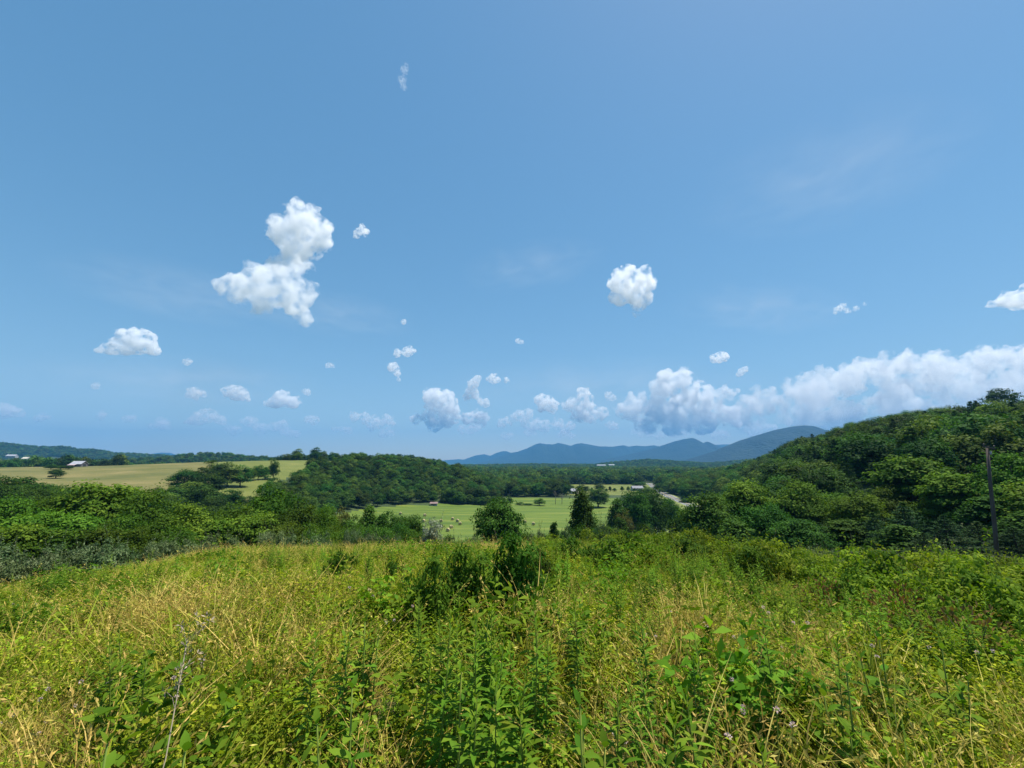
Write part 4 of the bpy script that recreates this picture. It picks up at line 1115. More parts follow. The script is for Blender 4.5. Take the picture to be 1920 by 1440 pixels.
for px, d in br:
    hh = q.uniform(.8, 1.75)
    hh = max(.55, min(hh, zpx(np.interp(px, [1010, 1250, 1400, 1600, 1750, 1850, 1920, 2000], [1000, 998, 1008, 1030, 1026, 1038, 1046, 1048]) + q.uniform(-10, 12), d) - at(px, d)[2]))
    bl_ = 'leafy bramble ' + ('before the dark clump by the road' if px < 1290 else 'at the right picture edge' if px > 1790 else 'at the front of the thicket by rusty plants' if d < 12 else 'at the back of the thicket under the wood' if d > 19 else 'in the middle of the right hand thicket')
    plant('bramble', px, d, None, None, bl_, name='bramble', cat='shrub', group=bl_.replace('leafy bramble', 'brambles'), h=hh, wd=min(max(hh, .8) * q.uniform(1.35, 1.9), 2.4), crown='foliage', trunk='stems')
for px, d, tp, wp, lab in [(1340, 17, 1003, 60, 'upright darker bush among the brambles near the dark trees'), (1455, 13, 1046, 84, 'dark leafy bush in the middle of the bramble thicket'), (1570, 11, 1075, 76, 'dark bush above the rusty leaves on the right'), (1800, 8, 1075, 150, 'broad dark green bush at the right side of the meadow'), (1890, 7.2, 1075, 150, 'broad dark bush at the right picture edge'), (1235, 16, 1040, 60, 'low dark bush at the left of the bramble thicket')]:
    plant('bush', px, d, tp, wp, lab, name='bush', cat='bush', crown='foliage', trunk='stems')
for px, d, hh, lab in [(1255, 12, .8, 'rusty brown dying plant left of the bramble thicket'), (1545, 8.5, .85, 'rusty brown dying plant below the bramble thicket'), (1690, 7, .9, 'rusty brown dying plant in front of the right hand bushes'), (1800, 5.0, .85, 'large rusty brown dying plant below the broad dark bush'), (820, 27, .8, 'rusty plant at the foot of the lone silvery shrub')]:
    plant('deadbush', px, d, None, None, lab, name='dead_plant', cat='plant', h=hh, wd=hh * 1.1, crown='foliage', trunk='stems')

# ------------------------------------------------------------------ the meadow
def grass_tuft(seed, n, h, spread, lean, mat=0, w=.006, seedhead=0.0, hm=1):
    q = rng(seed); g = Geo()
    a = q.random(n) * 6.28; r = spread * np.sqrt(q.random(n))
    b = np.column_stack([np.cos(a) * r, np.sin(a) * r, np.full(n, -.03)])
    ht = h * (.5 + .6 * q.random(n))
    la = a + q.normal(size=n) * .9
    le = lean * (.25 + q.random(n)) * ht
    side = np.column_stack([-np.sin(la), np.cos(la), np.zeros(n)]); ld = np.column_stack([np.cos(la), np.sin(la), np.zeros(n)])
    up = np.array([0, 0, 1.])
    W = w * (.7 + .7 * q.random(n))[:, None]
    c = [b + ld * (le * f ** 2)[:, None] + up * (ht * (f - .18 * lean * f ** 2))[:, None] for f in (0, .4, .75, 1.0)]
    V = np.stack([c[0] - side * W, c[0] + side * W, c[1] - side * W * .9, c[1] + side * W * .9, c[2] - side * W * .6, c[2] + side * W * .6, c[3]], 1)
    k = np.arange(n)[:, None] * 7
    g.add(V.reshape(-1, 3), np.concatenate([k + np.array([[0, 1, 3, 2]]), k + np.array([[2, 3, 5, 4]])]), k + np.array([[4, 5, 6]]), mat, np.repeat(q.random(n), 7))
    m = int(n * seedhead)
    if m:
        tip = np.repeat(c[3][:m], 9, 0); dirn = np.repeat(nrm(c[3] - c[2])[:m], 9, 0)
        p = tip + dirn * q.uniform(-.13, .03, len(tip))[:, None]
        leaves(g, p, nrm(dirn + q.normal(size=(len(p), 3)) * .45), q.normal(size=(len(p), 3)), .035, .009, mat=hm)
    return g

def low_weed(seed, h, spread, nst, per, ls, lw=.5, mat=0):
    q = rng(seed); g = Geo()
    for k in range(nst):
        a = q.random() * 6.28; r = spread * math.sqrt(q.random()); ht = h * (.45 + .6 * q.random())
        b = np.array([math.cos(a) * r * .5, math.sin(a) * r * .5, 0]); e = np.array([math.cos(a) * r, math.sin(a) * r, ht])
        t = (.2 + .8 * q.random(per))[:, None]
        p = b + (e - b) * t + q.normal(size=(per, 3)) * .03
        d = nrm(q.normal(size=(per, 3)) * np.array([1, 1, .45]) + np.array([0, 0, .2]))
        L = ls * (.6 + .8 * q.random(per))
        leaves(g, p, d, np.array([0, 0, 1.]) + q.normal(size=(per, 3)) * .5, L, L * lw, droop=.2, fold=.1, mat=mat, var=np.clip(q.random() * .4 + q.random(per) * .6, 0, 1))
        W = .003
        s = np.array([-math.sin(a), math.cos(a), 0]) * W
        g.add([b - s, b + s, e + s * .5, e - s * .5], [(0, 1, 2, 3)], mat=mat, var=.3)
    return g

def goldenrod_parts(seed, h, nleaf, ll=.105, lw=.2):
    """returns stem geometry and the list of leaf placements"""
    q = rng(seed)
    gs = Geo()
    ph = q.random() * 6.28
    c = [np.array([math.cos(ph) * .04 * f ** 2 * h, math.sin(ph) * .04 * f ** 2 * h, h * f]) for f in (0, .35, .7, 1)]
    c[0][2] = -.05
    tube(gs, c, [.006, .005, .0035, .002], 5)
    f = .1 + .9 * (np.arange(nleaf) + .5) / nleaf
    P = np.column_stack([np.interp(f, [0, .35, .7, 1], [k[j] for k in c]) for j in range(3)])
    a = np.arange(nleaf) * 2.4 + q.normal(size=nleaf) * .3
    el = np.interp(f, [0, .5, .85, 1], [-.15, .2, .55, 1.3]) + q.normal(size=nleaf) * .15
    D = np.column_stack([np.cos(a) * np.cos(el), np.sin(a) * np.cos(el), np.sin(el)])
    L = ll * np.interp(f, [0, .3, .75, 1], [.7, 1.1, 1.0, .42]) * (.8 + .4 * q.random(nleaf))
    return gs, P, D, L, f

def goldenrod(seed, h, nleaf, ll=.095, lw=.24):
    gs, P, D, L, f = goldenrod_parts(seed, h, nleaf, ll, lw)
    gl = Geo(); q = rng(seed + 5)
    leaves(gl, P, D, np.tile([0, 0, 1.], (nleaf, 1)) + q.normal(size=(nleaf, 3)) * .2, L, L * lw, droop=np.interp(f, [0, 1], [.45, .15]), fold=.1, mat=0, fine=True, var=np.clip(f * .6 + q.random(nleaf) * .4, 0, 1))
    return gs, gl

KG = [grass_tuft(501, 34, .48, .17, .7), grass_tuft(502, 28, .58, .15, .9, seedhead=.25), grass_tuft(503, 40, .4, .2, 1.1)]
KD = [grass_tuft(511, 30, .6, .17, .6, seedhead=.6, w=.003, hm=0), grass_tuft(512, 24, .68, .16, .85, seedhead=.7, w=.003, hm=0), grass_tuft(513, 28, .45, .2, 1.2, seedhead=.4, w=.004, hm=0)]
KW = [low_weed(521, .42, .27, 22, 22, .033), low_weed(522, .36, .31, 22, 22, .038), low_weed(523, .5, .25, 20, 24, .03, .42)]

def meadow_points(seed, dens, d0=1.0, dmax=None):
    """points on the meadow, fewer per square metre farther away; dens(px, d, x) per m2"""
    q = rng(seed)
    out = []
    edges = [1.0, 2, 3.2, 5, 8, 12, 17, 23, 33]
    for a, b in zip(edges[:-1], edges[1:]):
        wdt = 1.32 * b + 1.2
        n = int((b - a) * 2 * wdt * 90)
        x = q.uniform(-wdt, wdt, n); y = q.uniform(a, b, n)
        px = 960 + x / y / float(ucol(961))
        p = dens(px, y, x) / 90
        ok = (q.random(n) < p) & (px > -260) & (px < 2180) & (y < edge_depth(px) + 1.5) & (y > d0)
        out.append(np.column_stack([x[ok], y[ok]]))
    P = np.concatenate(out)
    return P[:, 0], P[:, 1], H(P[:, 0], P[:, 1])

def patch(x, y, s, sc, lo, hi):
    return np.clip((fbm(x / sc, y / sc, s=s, o=3) - lo) / (hi - lo), 0, 1)
def falloff(y, a=1.0, b=.45): return np.interp(y, [0, 6, 30], [a, a * .75, a * b])
def leftness(px): return np.interp(px, [200, 700, 1100, 1600], [1, .75, .45, .25])
def strawzone(px, y):     # the golden band along the far edge and dry patches nearby
    return np.clip((y - 17) / 6, 0, 1) * np.interp(px, [250, 480, 950, 1080], [.2, 1, 1, .05])
def bush_clear(px, y):
    r = 0
    for p, d, tp, w_ in ((965, 6.6, 0, 70), (868, 6.6, 0, 58), (798, 5.8, 0, 52), (1016, 8.5, 0, 36)):
        r = r + np.exp(-((px - p) / w_) ** 4 - ((y - (d - .55)) / .9) ** 4)
    return 1 - .85 * np.clip(r, 0, 1)
def thicket(px, y):
    lo = np.interp(px, [1010, 1200, 1400, 1600, 1800, 2000], [22, 16, 10.5, 8.2, 6.4, 5.4])
    return np.clip((y - lo) / 2.0, 0, 1) * np.clip((px - 1080) / 150, 0, 1)
def straw_spots(px, y):
    r = 0
    for p, d, w_ in ((750, 2.5, 70), (640, 4.2, 90), (1190, 2.4, 80), (1380, 1.7, 90), (1240, 4.2, 60), (1330, 3.2, 50), (400, 6, 160), (120, 3.0, 160), (960, 1.6, 60), (1130, 3.4, 45), (1440, 2.3, 80), (1520, 4.2, 70), (1300, 5.5, 50), (1760, 2.4, 90), (1010, 5.2, 40), (1640, 1.7, 90)):
        r = r + np.exp(-((px - p) / w_) ** 2 - ((y - d) / (.24 * d)) ** 2)
    return np.clip(r, 0, 1)
def d_green(px, y, x):
    return ((falloff(y, 24, .5) * (.45 + .55 * leftness(px)) * (.2 + .8 * patch(x, y, 61, 1.4, .36, .6))) * (1 - .8 * thicket(px, y))) * bush_clear(px, y)
def d_dry(px, y, x):
    return ((falloff(y, 21, .42) * (.04 + .6 * patch(x, y, 62, 1.1, .5, .64)) * (.55 + .45 * leftness(px)) + 10 * strawzone(px, y) + 20 * straw_spots(px, y)) * (1 - .8 * thicket(px, y))) * bush_clear(px, y)
def d_low(px, y, x):
    return ((falloff(y, 27, .6) * (.3 + .7 * patch(x, y, 63, 1.2, .36, .6)) * (1 - .55 * strawzone(px, y))) * (1 - .75 * thicket(px, y)) * (1 - .55 * straw_spots(px, y))) * bush_clear(px, y)
def lay(name, kit, mats, dens, seed, smin, smax, tilt, label, cat, d0=1.15):
    x, y, z = meadow_points(seed, dens, d0)
    q = rng(seed + 7); n = len(x)
    rot = np.column_stack([q.normal(size=n) * tilt, q.normal(size=n) * tilt, q.random(n) * 6.28])
    s = q.uniform(smin, smax, n)[:, None] * np.ones(3) * (.42 + 1.15 * (fbm(x / 1.6, y / 1.6, s=88, o=3)))[:, None]
    wide = np.interp(y, [0, 8, 30], [1, 1.1, 1.35])
    s[:, :2] *= wide[:, None]
    print(name, n)
    return scatter(name, kit, mats, np.column_stack([x, y, z]), rot, s, q.integers(0, len(kit), n), kind='stuff', label=label, category=cat)
KB = [low_weed(531, .6, .3, 14, 26, .085, .4), low_weed(532, .5, .34, 14, 24, .08, .5), low_weed(533, .7, .28, 12, 28, .09, .3)]
lay('weeds', KB, [M['leaf_goldenrod']], lambda px, y, x: falloff(y, 5.6, .75) * patch(x, y, 68, 1.5, .47, .62) * np.interp(px, [0, 500, 800, 1300, 1900], [.6, .7, 1.1, 1.2, 1.0]) * (1 - .7 * strawzone(px, y)) * (1 - .8 * thicket(px, y)) * (1 - .9 * straw_spots(px, y)) * bush_clear(px, y), 608, .7, 1.2, .12, 'leafy green weeds standing in clumps over the meadow', 'weeds', 2.7)
lay('grass', KG, [M['grass_green'], M['grass_dry']], d_green, 601, .7, 1.15, .12, 'yellow green grass blades filling the meadow', 'grass')
lay('dry_grass', KD, [M['grass_dry']], d_dry, 602, .7, 1.15, .18, 'straw coloured dry grass stems scattered over the meadow', 'grass')
lay('undergrowth', KW, [M['leaf_low']], d_low, 603, .7, 1.2, .15, 'small yellow green leaves of low weeds covering the meadow', 'undergrowth')

# pink clover heads
def clover(seed):
    q = rng(seed); g = Geo()
    for k in range(3):
        hx, hy, h = q.normal() * .1, q.normal() * .1, .34 + .16 * q.random()
        tube(g, [(hx * .3, hy * .3, 0), (hx, hy, h)], [.003, .002], 3, mat=1, cap=False)
        d = nrm(q.normal(size=(26, 3)) + np.array([0, 0, .4]))
        leaves(g, np.array([hx, hy, h + .005]) + d * .006, d, q.normal(size=(26, 3)), .010, .006, mat=0)
    return g
lay('wildflowers', [clover(1), clover(2), clover(3)], [M['petal_pink'], M['stem']], lambda px, y, x: 1.4 * patch(x, y, 65, 1.2, .5, .62) * np.clip((9 - y) / 5, 0, 1), 605, .8, 1.2, .1, 'small pale pink clover heads dotted through the near grass', 'wildflowers')

# goldenrod: the nearest have every leaf of their own, 270 are single plants, the rest one mass
leaf_me = []
for k in range(3):
    g = Geo(); leaves(g, np.zeros((1, 3)), [[1, 0, 0.]], [[0, 0, 1.]], 1.0, .26, droop=.28, fold=.1, fine=True, var=np.array([.35 + .25 * k]))
    leaf_me.append(g.mesh('leaf', [M['leaf_goldenrod']], True))
oval_me = []
for k in range(2):
    g = Geo(); leaves(g, np.zeros((1, 3)), [[1, 0, 0.]], [[0, 0, 1.]], 1.0, .52, droop=.12, fold=.08, fine=True, var=np.array([.4 + .3 * k]))
    oval_me.append(g.mesh('leaf', [M['leaf_milkweed']], True))

def leafed_plant(name, label, cat, group, loc, stem_g, P, D, L, meshes, seed, rotz):
    q = rng(seed)
    t = thing(name, label, cat, loc, rotz, group)
    link('stem', stem_g.mesh('stem', [M['stem']], True), t)
    for i in range(len(P)):
        o = link('leaf', meshes[int(q.integers(0, len(meshes)))], t)
        d = Vector(D[i]).normalized(); s = d.cross(Vector((0, 0, 1)))
        if s.length < 1e-3: s = Vector((0, -1, 0))
        s.normalize(); u = s.cross(d)
        m = Matrix((d, -s, u)).transposed() @ Matrix.Rotation(float(q.normal() * .25), 3, 'X')
        o.matrix_local = Matrix.Translation(Vector(P[i])) @ m.to_4x4() @ Matrix.Scale(float(L[i]), 4)
    return t

near_gold = [(930, 2.25, 1270, 'bright goldenrod at bottom centre, tallest of its clump'), (885, 2.2, 1310, 'goldenrod close left of the tallest one at bottom centre'), (985, 2.3, 1310, 'goldenrod close right of the tallest one at bottom centre'),
             (835, 2.9, 1150, 'tall goldenrod before the dark bushes left of centre'), (920, 3.3, 1140, 'dark stemmed goldenrod before the big drooping bush'), (1010, 3.4, 1130, 'leafy goldenrod just below the big drooping bush'), (1080, 3.5, 1130, 'goldenrod right of centre with bright top leaves'),
             (1150, 2.35, 1300, 'goldenrod between straw tufts right of bottom centre'), (1255, 2.0, 1330, 'large goldenrod near bottom, left of the brown grass'), (1300, 2.1, 1300, 'large goldenrod with drooping leaves near bottom right of centre'), (1440, 3.0, 1170, 'goldenrod with a long drooping column of leaves at right'),
             (1560, 3.1, 1200, 'goldenrod in the bright grass on the right'), (590, 3.0, 1190, 'dark goldenrod at left of the straw patch'), (650, 3.2, 1150, 'leafy goldenrod above the straw patch left of centre'), (1210, 3.2, 1150, 'goldenrod at upper right of the central clump'), (1445, 1.75, 1400, 'pale tipped goldenrod at the bottom edge on the right')]
for n_, (px, d, tp, lab) in enumerate(near_gold):
    x = float(ucol(px, tp)) * d; z = float(H(x, d)); h = min(max(zpx(tp, d) - z, .55), 1.02)
    gs, P, D, L, f = goldenrod_parts(700 + n_, h, 84, .105)
    leafed_plant('goldenrod', lab, 'plant', 'goldenrod plants in the meadow', (x, d, z), gs, P, D, L, leaf_me, n_, n_ * 1.3)
def goldenrod_clump(seed, h, n):
    q = rng(seed); gs, gl = Geo(), Geo()
    for k in range(n):
        a, b_ = goldenrod(seed * 7 + k, h * (1 if k == 0 else q.uniform(.7, .95)), 66)
        off = np.array([0, 0, 0]) if k == 0 else np.array([q.normal() * .1, q.normal() * .1, 0])
        for src, dst in ((a, gs), (b_, gl)):
            e = src.arrays(); dst.add(e[0] + off, e[1], e[2], 0, e[4])
    return gs, gl
GK = [goldenrod_clump(720 + k, .78 + .05 * k, 3) for k in range(6)]
GM = [(a.mesh('goldenrod_stem', [M['stem']], True), b_.mesh('goldenrod_foliage', [M['leaf_goldenrod']])) for a, b_ in GK]
x, y, z = meadow_points(705, lambda px, y, x: (.35 + 4.6 * patch(x, y, 66, 2.4, .42, .56)) * np.interp(px, [0, 500, 800, 1000, 1400, 2000], [.2, .5, 1.2, 1.6, 1.1, .7]) * np.interp(y, [2, 5, 8, 30], [.5, .75, .9, .45]) * (1 - .8 * strawzone(px, y)) * (1 - .85 * thicket(px, y)) * (1 - .9 * straw_spots(px, y)) * bush_clear(px, y), 2.4)
od = np.argsort(y); q = rng(9)
mpts, mrot, mscl, mpick = [], [], [], []
for n_, i in enumerate(od):
    k = int(q.integers(0, 6)); s = q.uniform(.55, 1.08); tx, ty, tz = q.normal() * .13, q.normal() * .13, q.random() * 6.28
    if n_ < 270:
        pxi = 960 + x[i] / y[i] / float(ucol(961))
        side = ('in the left of the meadow' if pxi < 560 else 'in the straw patch left of centre' if pxi < 780 else 'around the foot of the dark bushes' if pxi < 1080 else 'right of the dark bushes' if pxi < 1330 else 'in front of the bramble thicket' if pxi < 1650 else 'at the right edge of the meadow')
        side = side + (' close to the viewer' if y[i] < 5 else ' farther off')
        t = thing('goldenrod', 'leafy goldenrod clump ' + side, 'plant', (x[i], y[i], z[i]), tz, 'goldenrod ' + side)
        t.rotation_euler = (tx, ty, tz); t.scale = (s, s, s)
        link('stem', GM[k][0], t); link('foliage', GM[k][1], t)
    else:
        mpts.append((x[i], y[i], z[i])); mrot.append((tx, ty, tz)); mscl.append((s * 1.1, s * 1.1, s)); mpick.append(k)
print('goldenrod', len(od))
gk1 = []
for a, b_ in GK:
    o = Geo(); e = b_.arrays(); o.add(e[0], e[1], e[2], 0, e[4]); e = a.arrays(); o.add(e[0], e[1], e[2], 1, e[4]); gk1.append(o)
scatter('goldenrod_thicket', gk1, [M['leaf_goldenrod'], M['stem']], np.array(mpts), np.array(mrot), np.array(mscl), np.array(mpick), kind='stuff', label='dense upright goldenrod filling the farther meadow', category='undergrowth')

# milkweed, every broad leaf its own
milk = [(205, 1.95, 1330, .62, 'broad leaved milkweed in the lower left of the meadow'), (345, 1.85, 1330, .6, 'broad leaved milkweed second from left near the bottom edge'), (270, 1.6, 1420, .5, 'low milkweed at the bottom edge between two taller ones'), (575, 1.75, 1345, .66, 'milkweed with upright oval leaves at bottom edge left of centre'),
        (545, 1.6, 1400, .5, 'low wide milkweed at bottom edge below the upright one'), (670, 2.4, 1250, .6, 'milkweed in the straw patch left of centre'), (860, 2.6, 1230, .65, 'broad leaved milkweed left of the central goldenrod'), (690, 3.6, 1150, .8, 'milkweed with bright top leaf beside the straw patch'), (1090, 2.2, 1240, .8, 'milkweed right of the central dark hollow'),
        (1580, 2.8, 1240, .7, 'broad leaved milkweed in the bright grass on the right'), (1250, 1.7, 1400, .55, 'milkweed at the bottom edge right of centre'), (1650, 3.4, 1165, .75, 'milkweed near the rusty plants on the right'), (1755, 3.3, 1190, .75, 'milkweed farthest right beside the rusty plant')]
for n_, (px, d, tp, hh, lab) in enumerate(milk):
    q = rng(800 + n_)
    x_ = float(ucol(px, tp)) * d; z_ = float(H(x_, d)); h = min(max(zpx(tp, d) - z_, .45), .8)
    gs = Geo(); P, D, L = [], [], []
    for st in range(3):
        ox, oy, hs = (0, 0, h) if st == 0 else (q.uniform(-.16, .16), q.uniform(-.12, .12), h * q.uniform(.65, .92))
        tube(gs, [(ox * .6, oy * .6, -.05), (ox * .8, oy * .8 + .01, hs * .5), (ox, oy + .02, hs)], [.007, .006, .004], 6)
        pairs = 7
        for k in range(pairs):
            f = .22 + .78 * k / (pairs - 1)
            a0 = k * PI / 2 + q.normal() * .2 + st
            for s in (0, PI):
                a = a0 + s; el = np.interp(f, [.3, .8, 1], [.1, .45, 1.05]) + q.normal() * .12
                P.append((ox * (.6 + .4 * f), oy * (.6 + .4 * f) + 0.02 * f, hs * f)); D.append((math.cos(a) * math.cos(el), math.sin(a) * math.cos(el), math.sin(el)))
                L.append(.108 * np.interp(f, [.3, .6, 1], [.8, 1.1, .6]) * (.85 + .3 * q.random()))
    leafed_plant('milkweed', lab, 'plant', 'milkweed plants in the meadow', (x_, d, z_), gs, np.array(P), np.array(D), np.array(L), oval_me, 900 + n_, q.random() * 6.28)

# the bleached dry stalk at lower left
d = 2.3
x0 = float(ucol(275, 1390)) * d; z0 = float(H(x0, d))
t = thing('dry_stalk', 'long bleached dry stalk leaning right in the lower left grass', 'plant', (x0, d, z0))
e = np.array([float(ucol(352, 1195)) * 2.75 - x0, .45, zpx(1195, 2.75) - z0])
g = Geo(); p0 = np.array([0, 0, .0]); mid = np.array([.03, .1, e[2] * .55])
tube(g, [p0, mid, e * .85 + mid * .15, e], [.0035, .003, .0024, .0014], 5); link('stem', g.mesh('dry_stem', [M['stalk_pale']], True), t)
q = rng(31); g = Geo()
for k in range(16):
    f = .55 + .45 * q.random(); b0 = mid + (e - mid) * ((f - .4) / .6)
    b1 = b0 + np.array([q.normal() * .05 + .03, q.normal() * .05, .07 + .07 * q.random()])
    tube(g, [b0, (b0 + b1) / 2 + q.normal(size=3) * .008, b1], [.0014, .0011, .0007], 4)
    dd = nrm(q.normal(size=(7, 3)) + (0, 0, .6)); leaves(g, b1 + dd * .004, dd, q.normal(size=(7, 3)), .03, .008)
link('branch', g.mesh('dry_branches', [M['stalk_pale']]), t)

# ------------------------------------------------------------------ clouds
_bm = bmesh.new(); bmesh.ops.create_icosphere(_bm, subdivisions=2, radius=1.0)
_bm.verts.ensure_lookup_table()
ICO_V = np.array([tuple(v_.co) for v_ in _bm.verts]); ICO_F = np.array([[v_.index for v_ in f_.verts] for f_ in _bm.faces]); _bm.free()
def cloud(label, d, lumps, seed, dens, detail=2, voxel=None, rough=.2, flat=None, group='scattered white clouds', depth=.9, holes=None, aniso=.2):
    """lumps: (px, py, radius px); a union of billows, remeshed and roughened, filled with scattering vapour"""
    q = random.Random(seed)
    k = d / F
    S = []
    for lump in lumps:
        px, py, r = lump[:3]
        yy = d * (lump[3] if len(lump) > 3 else 1.0)
        rr = r * yy / F * 1.22
        c = Vector((float(ucol(px, py)) * yy, yy + q.uniform(-.5, .5) * rr * depth, float(zpx(py, yy))))
        S.append((c, rr, 0))
    out = list(S)
    level = S
    for lv in range(detail):
        nxt = []
        for c, rr, _ in level:
            for _ in range(9 if lv == 0 else 5):
                v = Vector((q.gauss(0, 1), q.gauss(0, 1) - .3, q.gauss(.25, .9))).normalized()
                nr = rr * q.uniform(.28, .5)
                nxt.append((c + v * (rr * .92), nr, lv))
        out += nxt; level = nxt
    org = sum((s[0] for s in S), Vector()) / len(S)
    C_ = np.array([tuple(c - org) for c, _, _ in out]); R_ = np.array([rr for _, rr, _ in out])
    V_ = (ICO_V[None] * R_[:, None, None] + C_[:, None, :]).reshape(-1, 3)
    F_ = (ICO_F[None] + (np.arange(len(R_)) * len(ICO_V))[:, None, None]).reshape(-1, 3)
    me0 = raw_mesh('billows', V_, np.zeros((0, 4), int), F_, np.zeros(len(F_), int), np.full(len(V_), .5), [])
    tmp = bpy.data.objects.new('billows', me0); COL.objects.link(tmp)
    rmax = max(s[1] for s in S)
    vs = voxel * k if voxel else max(2.2 * k, rmax / 14)
    md = tmp.modifiers.new('remesh', 'REMESH'); md.mode = 'VOXEL'; md.voxel_size = vs
    dg = bpy.context.evaluated_depsgraph_get()
    me = bpy.data.meshes.new_from_object(tmp.evaluated_get(dg))
    bpy.data.objects.remove(tmp); bpy.data.meshes.remove(me0)
    me.name = 'cloud'
    n = len(me.vertices)
    co = np.empty(n * 3, np.float32); me.vertices.foreach_get('co', co); co = co.reshape(-1, 3).astype(float)
    no = np.empty(n * 3, np.float32); me.vertices.foreach_get('normal', no); no = no.reshape(-1, 3)
    sc = 1 / (rmax * .55)
    nz = fbm(co[:, 0] * sc + 50, co[:, 1] * sc + 50, co[:, 2] * sc + 50, s=seed, o=5, g=.62) - .52
    co = co + no * (nz * rmax * rough * 2.2)[:, None]
    if flat is not None:
        zb = float(zpx(flat, d)) - org.z
        soft = rmax * .3
        below = np.clip(zb + soft - co[:, 2], 0, None)
        co[:, 2] += below * .7
    me.vertices.foreach_set('co', co.astype(np.float32).ravel())
    me.materials.clear()
    me.materials.append(cloudmat('cloud_vapour', 1.35 * dens / rmax, aniso, holes if holes is not None else 1.0 / (rmax * .55)))
    me.polygons.foreach_set('use_smooth', np.ones(len(me.polygons), bool))
    me.update()
    o = link('cloud', me, None, org, label=label, category='cloud', group=group)
    return o

cloud('largest cloud on the left, a tall white puff leaning right', 4200, [(575, 420, 30), (555, 440, 34), (595, 425, 24), (530, 440, 26), (515, 425, 16), (580, 455, 26), (550, 465, 24), (585, 400, 16), (618, 430, 8),
      (560, 485, 16, 1.0), (575, 500, 12, 0.96), (548, 495, 15, 0.96), (545, 515, 20, 0.87), (520, 530, 28, 0.87), (490, 540, 32, 0.87), (450, 540, 26, 0.87), (430, 545, 20, 0.87), (510, 500, 18, 0.96), (545, 560, 28, 0.87), (500, 575, 20, 0.87), (570, 590, 14, 0.87), (575, 605, 8, 0.87), (560, 535, 22, 0.87)], 1, 2.3, rough=.3)
cloud('small cloud right of the largest one', 4300, [(678, 430, 9), (668, 438, 7), (690, 436, 5)], 2, 1.2, rough=.35)
cloud('round white cloud alone in the sky right of centre', 5000, [(1180, 540, 28), (1165, 530, 20), (1200, 530, 22), (1205, 555, 20), (1180, 520, 16), (1160, 555, 14), (1195, 575, 14), (1222, 530, 8)], 3, 2.6, rough=.22)
cloud('white cloud cut by the right picture edge', 5500, [(1885, 570, 16), (1905, 566, 20), (1930, 565, 24), (1862, 575, 9), (1960, 570, 24)], 4, 2.6, flat=582)
cloud('white flat based cloud over the left hills', 6500, [(245, 645, 20), (262, 642, 20), (225, 655, 16), (280, 655, 14), (205, 658, 12), (265, 628, 10), (190, 660, 7)], 5, 3, flat=668)
cloud('white cloud tower left of the valley centre', 14000, [(812, 745, 17), (830, 755, 17), (846, 764, 14), (800, 738, 8), (855, 780, 9), (805, 785, 13), (780, 785, 9), (835, 785, 16), (815, 795, 14), (890, 782, 12), (905, 785, 10), (875, 786, 10)], 6, 3, rough=.2)
cloud('curved small cloud above the valley centre', 14500, [(888, 722, 9), (895, 712, 7), (882, 735, 8), (875, 745, 7), (900, 752, 6), (910, 757, 7), (890, 740, 8)], 7, 1.8)
cloud('pale puff with thin tail left above the valley', 13000, [(737, 690, 9), (745, 700, 6), (748, 712, 4)], 8, 1.5)
cloud('small flat puff high above the valley', 12500, [(765, 660, 9), (745, 664, 7), (776, 659, 5)], 9, 1.5)
cloud('pair of small puffs right of the curved cloud', 14000, [(926, 711, 8), (918, 711, 5), (950, 713, 5), (934, 713, 5)], 10, 1.5)
cloud('small lumpy cloud low over the left hills', 12500, [(430, 735, 9), (445, 732, 9), (455, 742, 9), (440, 743, 8), (465, 748, 5)], 11, 1.8)
cloud('small white cloud right of the lumpy one', 12500, [(528, 748, 12), (515, 757, 10), (545, 757, 12), (533, 740, 7), (503, 757, 6)], 12, 2.6, flat=768)
cloud('small pale cloud left of the lumpy one', 12500, [(367, 737, 10), (355, 741, 6), (380, 739, 6)], 13, 1.4)
cloud('wide low cloud near the left horizon', 17500, [(375, 785, 12), (395, 780, 11), (360, 790, 9), (410, 788, 9), (385, 775, 6), (420, 792, 5)], 14, 1.2)
cloud('pale low cloud left of the wide one near horizon', 17500, [(298, 795, 10), (310, 797, 9), (285, 799, 6)], 15, .9)
cloud('flat pale cloud at the left picture edge', 16000, [(15, 770, 12), (30, 774, 10), (-5, 770, 12), (40, 776, 5)], 16, 1.3)
cloud('small cloud between the round cloud and the bank', 12500, [(1350, 670, 10), (1340, 673, 7), (1360, 670, 7)], 17, 1.8)
cloud('tiny cloud below the small one near the bank', 12500, [(1391, 697, 6), (1385, 703, 4), (1397, 693, 5)], 18, 1.2)
cloud('streaky cloud high on the right', 6000, [(1575, 578, 7), (1582, 574, 6), (1590, 583, 5), (1605, 578, 5), (1622, 570, 4), (1569, 585, 4)], 19, .7, rough=.5)
cloud('faint wisp near the top of the sky', 4000, [(758, 130, 7), (754, 150, 8), (757, 163, 6), (762, 120, 4)], 20, .22, rough=.6)
lum = []
q = random.Random(50)
cloud('group of small puffs low over the wooded knoll', 17000, [(665, 783, 8), (685, 784, 9), (700, 788, 8), (712, 796, 8), (728, 788, 9), (735, 795, 6), (695, 800, 8)], 21, 1.1)
cloud('row of faint puffs low left of the wooded knoll', 18000, [(462, 790, 9), (478, 793, 8), (492, 805, 10), (512, 800, 8), (530, 798, 9), (590, 788, 9), (575, 786, 6)], 22, .9)
cloud('heap of small puffs over the left mountains', 17000, [(940, 795, 8), (955, 788, 8), (975, 780, 10), (990, 776, 9), (1000, 798, 11), (1020, 800, 10), (985, 795, 8), (1045, 795, 9), (1060, 805, 8), (1070, 798, 8)], 23, 1.2)
